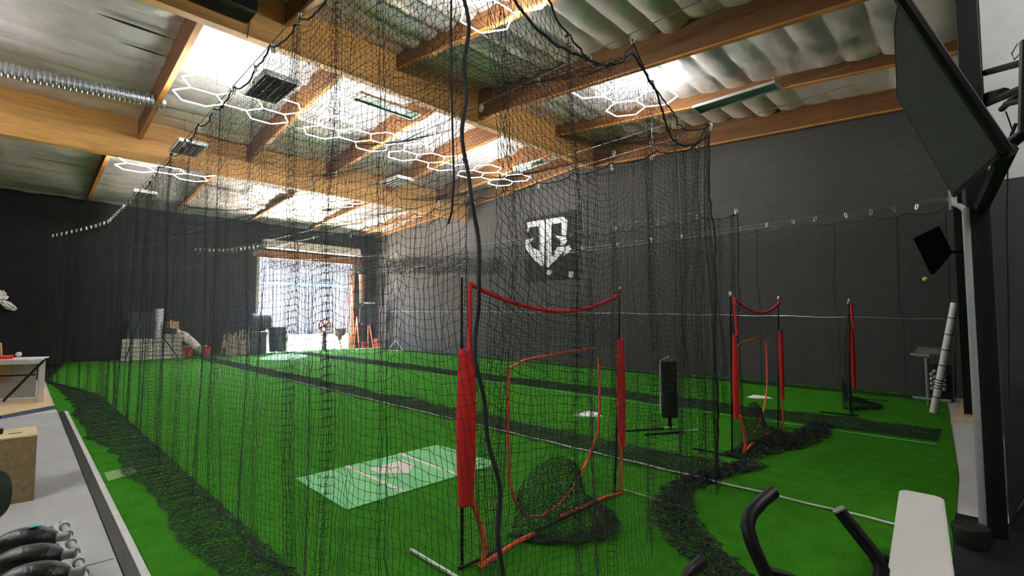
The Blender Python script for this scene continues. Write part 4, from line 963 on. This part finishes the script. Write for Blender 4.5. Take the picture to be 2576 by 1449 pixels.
def poly_slab(P, off, tk):
    n = len(P); vs = [tuple(p+nn*off) for p in P]+[tuple(p+nn*(off-tk)) for p in P]
    return MB().add(vs, [tuple(range(n)), tuple(range(n, 2*n))[::-1]]+[(i, (i+1) % n, n+(i+1) % n, n+i) for i in range(n)])
SP = [c1, c2, onpl(2256, 246), onpl(2248, 70), onpl(2262, -20)]
poly_slab(SP, 0, .05).build('housing', M['jacket'], t)
cen_ = sum(SP)/5
poly_slab([p+(cen_-p)*.05 for p in SP], .004, .003).build('screen_panel', M['glass'], t)
e = MB().tube([tuple(c1+nn*.01), tuple(c3+nn*.01)], .035, 8).tube([tuple(c1), tuple(_C+ray(2470, 520)*3.9)], .05, 8)
e.build('bracket', M['black'], t)
# mount arms reaching to the machine at the right edge
t = thing('cable_machine', 'black gym machine arms and frame at the right edge before the white wall', 'gym machine', (4.2, -.55, 0))
def P3(x, y, d): return tuple(_C+ray(x, y)*d)
for a, b_, r_ in (((2478, 183, 4.0), (2600, 150, 3.4), .026), ((2478, 262, 4.0), (2600, 210, 3.4), .03), ((2485, 245, 4.0), (2525, 235, 3.8), .045), ((2520, 275, 3.8), (2600, 200, 3.4), .022), ((2530, 262, 3.7), (2600, 245, 3.4), .022)):
    MB().tube([P3(*a), P3(*b_)], r_, 8).build('arm', M['black'], t, smooth=True)
MB().tube([P3(2590, 100, 3.4), P3(2585, 330, 3.4), P3(2520, 375, 3.7)], .05, 8).build('upright', M['black'], t)
MB().tube([P3(2560, 110, 3.5), P3(2545, 135, 3.5), P3(2552, 150, 3.5), P3(2570, 130, 3.5)], .005, 5).build('loop_cord', M['greenvin'], t)
MB().tube([P3(2530, 280, 3.7), P3(2548, 330, 3.7), P3(2535, 420, 3.7), P3(2532, 560, 3.7), P3(2536, 760, 3.7), P3(2538, 1000, 3.7)], .005, 5).build('hanging_cord', M['black'], t)
MB().tube([P3(2556, 310, 3.7), P3(2500, 455, 3.9)], .012, 6).build('strut', M['black'], t)
MB().box((5.0, -1.6, 0), (5.6, -.9, 2.3)).build('weight_stack', M['black'], t)
tag(MB().add(slab([np.array(P3(2551, 922, 4.3)), np.array(P3(2568, 930, 4.3)), np.array(P3(2572, 1055, 4.3)), np.array(P3(2556, 1050, 4.3))], .02, 1), FQ).build('white_bracket', M['white'], loc=P3(2560, 1000, 4.3)), 'narrow white bracket on the dark wall at the right edge', 'bracket')
tag(MB().tube([P3(2560, 1040, 4.2), P3(2530, 1060, 4.2), P3(2528, 1130, 4.2), P3(2534, 1230, 4.2), P3(2532, 1340, 4.2), P3(2600, 1220, 3.6)], .008, 6).build('looped_cable', M['silver'], loc=P3(2560, 1040, 4.2)), 'thin grey cable looped down from the white bracket', 'cable')
# white padded bench
t = thing('padded_bench', 'white padded exercise bench top, lower right', 'bench', (3.8, .3, 0))
q = [onz(x, y, .5) for x, y in ((2262, 1228), (2375, 1250), (2402, 1449), (2230, 1449))]
a, b_, c_, d_ = q; c_ = b_+(c_-b_)*1.25; d_ = a+(d_-a)*1.2
poly = []
def rc(p, u, v, r=.05): return [tuple((p+u*r)[:2]), tuple((p+u*r*.35+v*r*.35)[:2]), tuple((p+v*r)[:2])]
un = lambda v: v/np.linalg.norm(v)
Q4 = [a, b_, c_, d_]
for i in range(4):
    p = Q4[i]; prv = un(Q4[i-1]-p); nxt = un(Q4[(i+1) % 4]-p); poly += rc(p, prv, nxt)
MB().prism(poly, (0, 0, .43), (1, 0, 0), (0, 1, 0), .07).build('pad', M['pad'], t, bevel=.012)
m0 = (a+b_)/2; m1 = (c_+d_)/2
MB().tube([(m0[0]-.1, m0[1], .39), (m1[0]+.1, m1[1], .39)], .03, 8).build('frame_beam', M['black'], t)
for m_ in (m0+un(m1-m0)*.15, m1-un(m1-m0)*.15):
    MB().tube([(m_[0], m_[1], .39), (m_[0], m_[1], .03)], .028, 8).tube([(m_[0], m_[1]-.22, .03), (m_[0], m_[1]+.22, .03)], .025, 8).build('leg', M['black'], t)
# handles of an exercise bike
t = thing('exercise_machine', 'black exercise machine with angled grips, bottom right foreground', 'exercise machine', (1.5, .4, 0))
def H(x, y, d): return tuple(_C+ray(x, y)*d)
hub = (1.30, .30, .75)
MB().tube([H(1945, 1238, 1.36), H(1915, 1262, 1.33), H(1888, 1292, 1.3), H(1880, 1325, 1.28), H(1892, 1368, 1.26), H(1915, 1420, 1.24), H(1938, 1470, 1.22), hub], [.018, .018, .0185, .0185, .018, .0175, .0175, .02], 12).build('handlebar', M['black'], t, smooth=True)
MB().tube([H(2112, 1285, 1.36), H(2160, 1345, 1.33), H(2200, 1395, 1.3), H(2218, 1430, 1.28), H(2212, 1480, 1.26), (1.45, .2, .75), hub], [.018]*5+[.02, .02], 12).build('handlebar', M['black'], t, smooth=True)
pp_ = np.array(H(2112, 1285, 1.36)); qq_ = np.array(H(2108, 1280, 1.362))
MB().tube([tuple(pp_), tuple(qq_)], [.0175, .0165], 14).build('end_cap', M['silver'], t)
MB().tube([H(1768, 1412, 1.3), H(1735, 1440, 1.28), H(1690, 1500, 1.2), hub], [.018, .018, .018, .02], 12).build('handlebar', M['black'], t, smooth=True)
MB().tube([H(1935, 1438, 1.25), H(1985, 1452, 1.25), H(2060, 1475, 1.25), hub], .012, 10).build('crossbar', M['black'], t, smooth=True)
MB().tube([hub, (1.30, .30, .05)], .035, 10).tube([(1.0, .1, .03), (1.6, .5, .03)], .03, 8).tube([(1.0, .5, .03), (1.6, .1, .03)], .03, 8).build('frame', M['black'], t)
# dark bin and timber at the right edge of the turf
tag(MB().box((6.2, -.1, 0), (7.25, .02, .55)).build('timber_plank', M['brownwood'], loc=(6.7, 0, 0)), 'dark brown timber standing on edge on the pale floor strip beside the post', 'timber')
tag(MB().lathe((5.15, .12, 0), [(.10, 0), (.12, .13), (.11, .15), (.02, .16)], 20).build('floor_bin', M['rubber'], loc=(5.15, .12, 0), smooth=True), 'low black bin at the foot of the grey pipe', 'bin')
tag(MB().box((10.9, -.1, 0), (13.0, .42, .012)).build('plywood_sheet', M['ply'], loc=(12, .2, 0)), 'tan plywood sheet at the far end of the pale floor strip', 'board')
# grey T stand with tray, leaning striped pole, ball rack
t = thing('t_stand', 'grey T-shaped stand with tray near the charcoal wall at right', 'stand', (12.6, .75, 0))
S0 = onx(2325, 900, 12.6); by = float(S0[1])
w2 = lambda x, y, X=12.6: tuple(onx(x, y, X))
MB().tube([w2(2330, 900), w2(2335, 1000)], .035, 8).tube([w2(2335, 1000), tuple(np.array(w2(2335, 1000))*np.array([1, 1, 0]))], .03, 8).build('post', M['silver'], t)
MB().tube([w2(2290, 892), w2(2338, 897)], .045, 8).build('cross_bar', M['silver'], t)
MB().tube([w2(2296, 1000), w2(2392, 1010)], .04, 8).build('base_bar', M['silver'], t)
q = [w2(2315, 886), w2(2345, 891), w2(2372, 882), w2(2340, 877)]
MB().cbox((12.9, by-.05, float(w2(2342, 884)[2])), (.5, .38, .04), ry=-.15).build('tray', M['silver'], t)
t = thing('striped_pole', 'long white pole with black bands leaning beside the T-shaped stand', 'pole', w2(2350, 1028, 11.6))
P0 = np.array(w2(2350, 1028, 11.6)); P1 = np.array(w2(2402, 762, 11.6))
dP = (P1-P0)/np.linalg.norm(P1-P0); P0 = P0-dP*((P0[2]-.005)/dP[2])
MB().tube([tuple(P0), tuple(P1)], .058, 12).build('shaft', M['white'], t, smooth=True)
for f_ in (.14, .22, .245, .27, .295, .43, .57, .71, .86):
    a = P0+(P1-P0)*f_; b_ = P0+(P1-P0)*(f_+.008); MB().tube([tuple(a), tuple(b_)], .061, 12).build('band', M['rubber'], t)
t = thing('ball_rack', 'dark rack of small grey weighted balls behind the leaning pole', 'rack', w2(2360, 1000, 13.2))
z0 = w2(2360, 985, 13.2)
MB().box((13.3, z0[1]-.22, 0), (13.36, z0[1]+.22, .75)).build('back_board', M['rubber'], t)
kk = 0
for x, y in ((2352, 935), (2345, 942), (2353, 948), (2345, 954), (2353, 960), (2345, 966), (2353, 972), (2345, 978), (2376, 944), (2376, 956), (2376, 968), (2376, 979)):
    p = w2(x, y, 13.2)
    o = MB().ell(p, (.05, .05, .05), 12, 8).build('weighted_ball', M['silver'], loc=p, smooth=True)
    tag(o, 'small grey weighted ball on the rack behind the leaning pole', 'ball', 'weighted balls on the rack')
tag(MB().ell(w2(2327, 702, 13.4), (.05, .05, .05), 12, 8).build('ball', M['yellow'], loc=w2(2327, 702, 13.4), smooth=True), 'yellow ball caught high in the wall net at right', 'ball')

# scatter volume added to imitate the lens veil around lamps and doorway
def haze():
    m = bpy.data.materials.new('lens_veil_scatter'); m.use_nodes = True; nt = m.node_tree; nt.nodes.remove(nt.nodes['Principled BSDF'])
    v = nt.nodes.new('ShaderNodeVolumeScatter'); v.inputs['Color'].default_value = (.92, .96, 1, 1); v.inputs['Density'].default_value = .006; v.inputs['Anisotropy'].default_value = .55
    nt.links.new(v.outputs[0], nt.nodes['Material Output'].inputs['Volume'])
    o = MB().box((1.4, 7.0, .05), (14.05, 24.5, 6.0)).build('haze', m)
    tag(o, 'faint scatter volume imitating lens glow deep in the hall', 'haze'); o['kind'] = 'stuff'
haze()
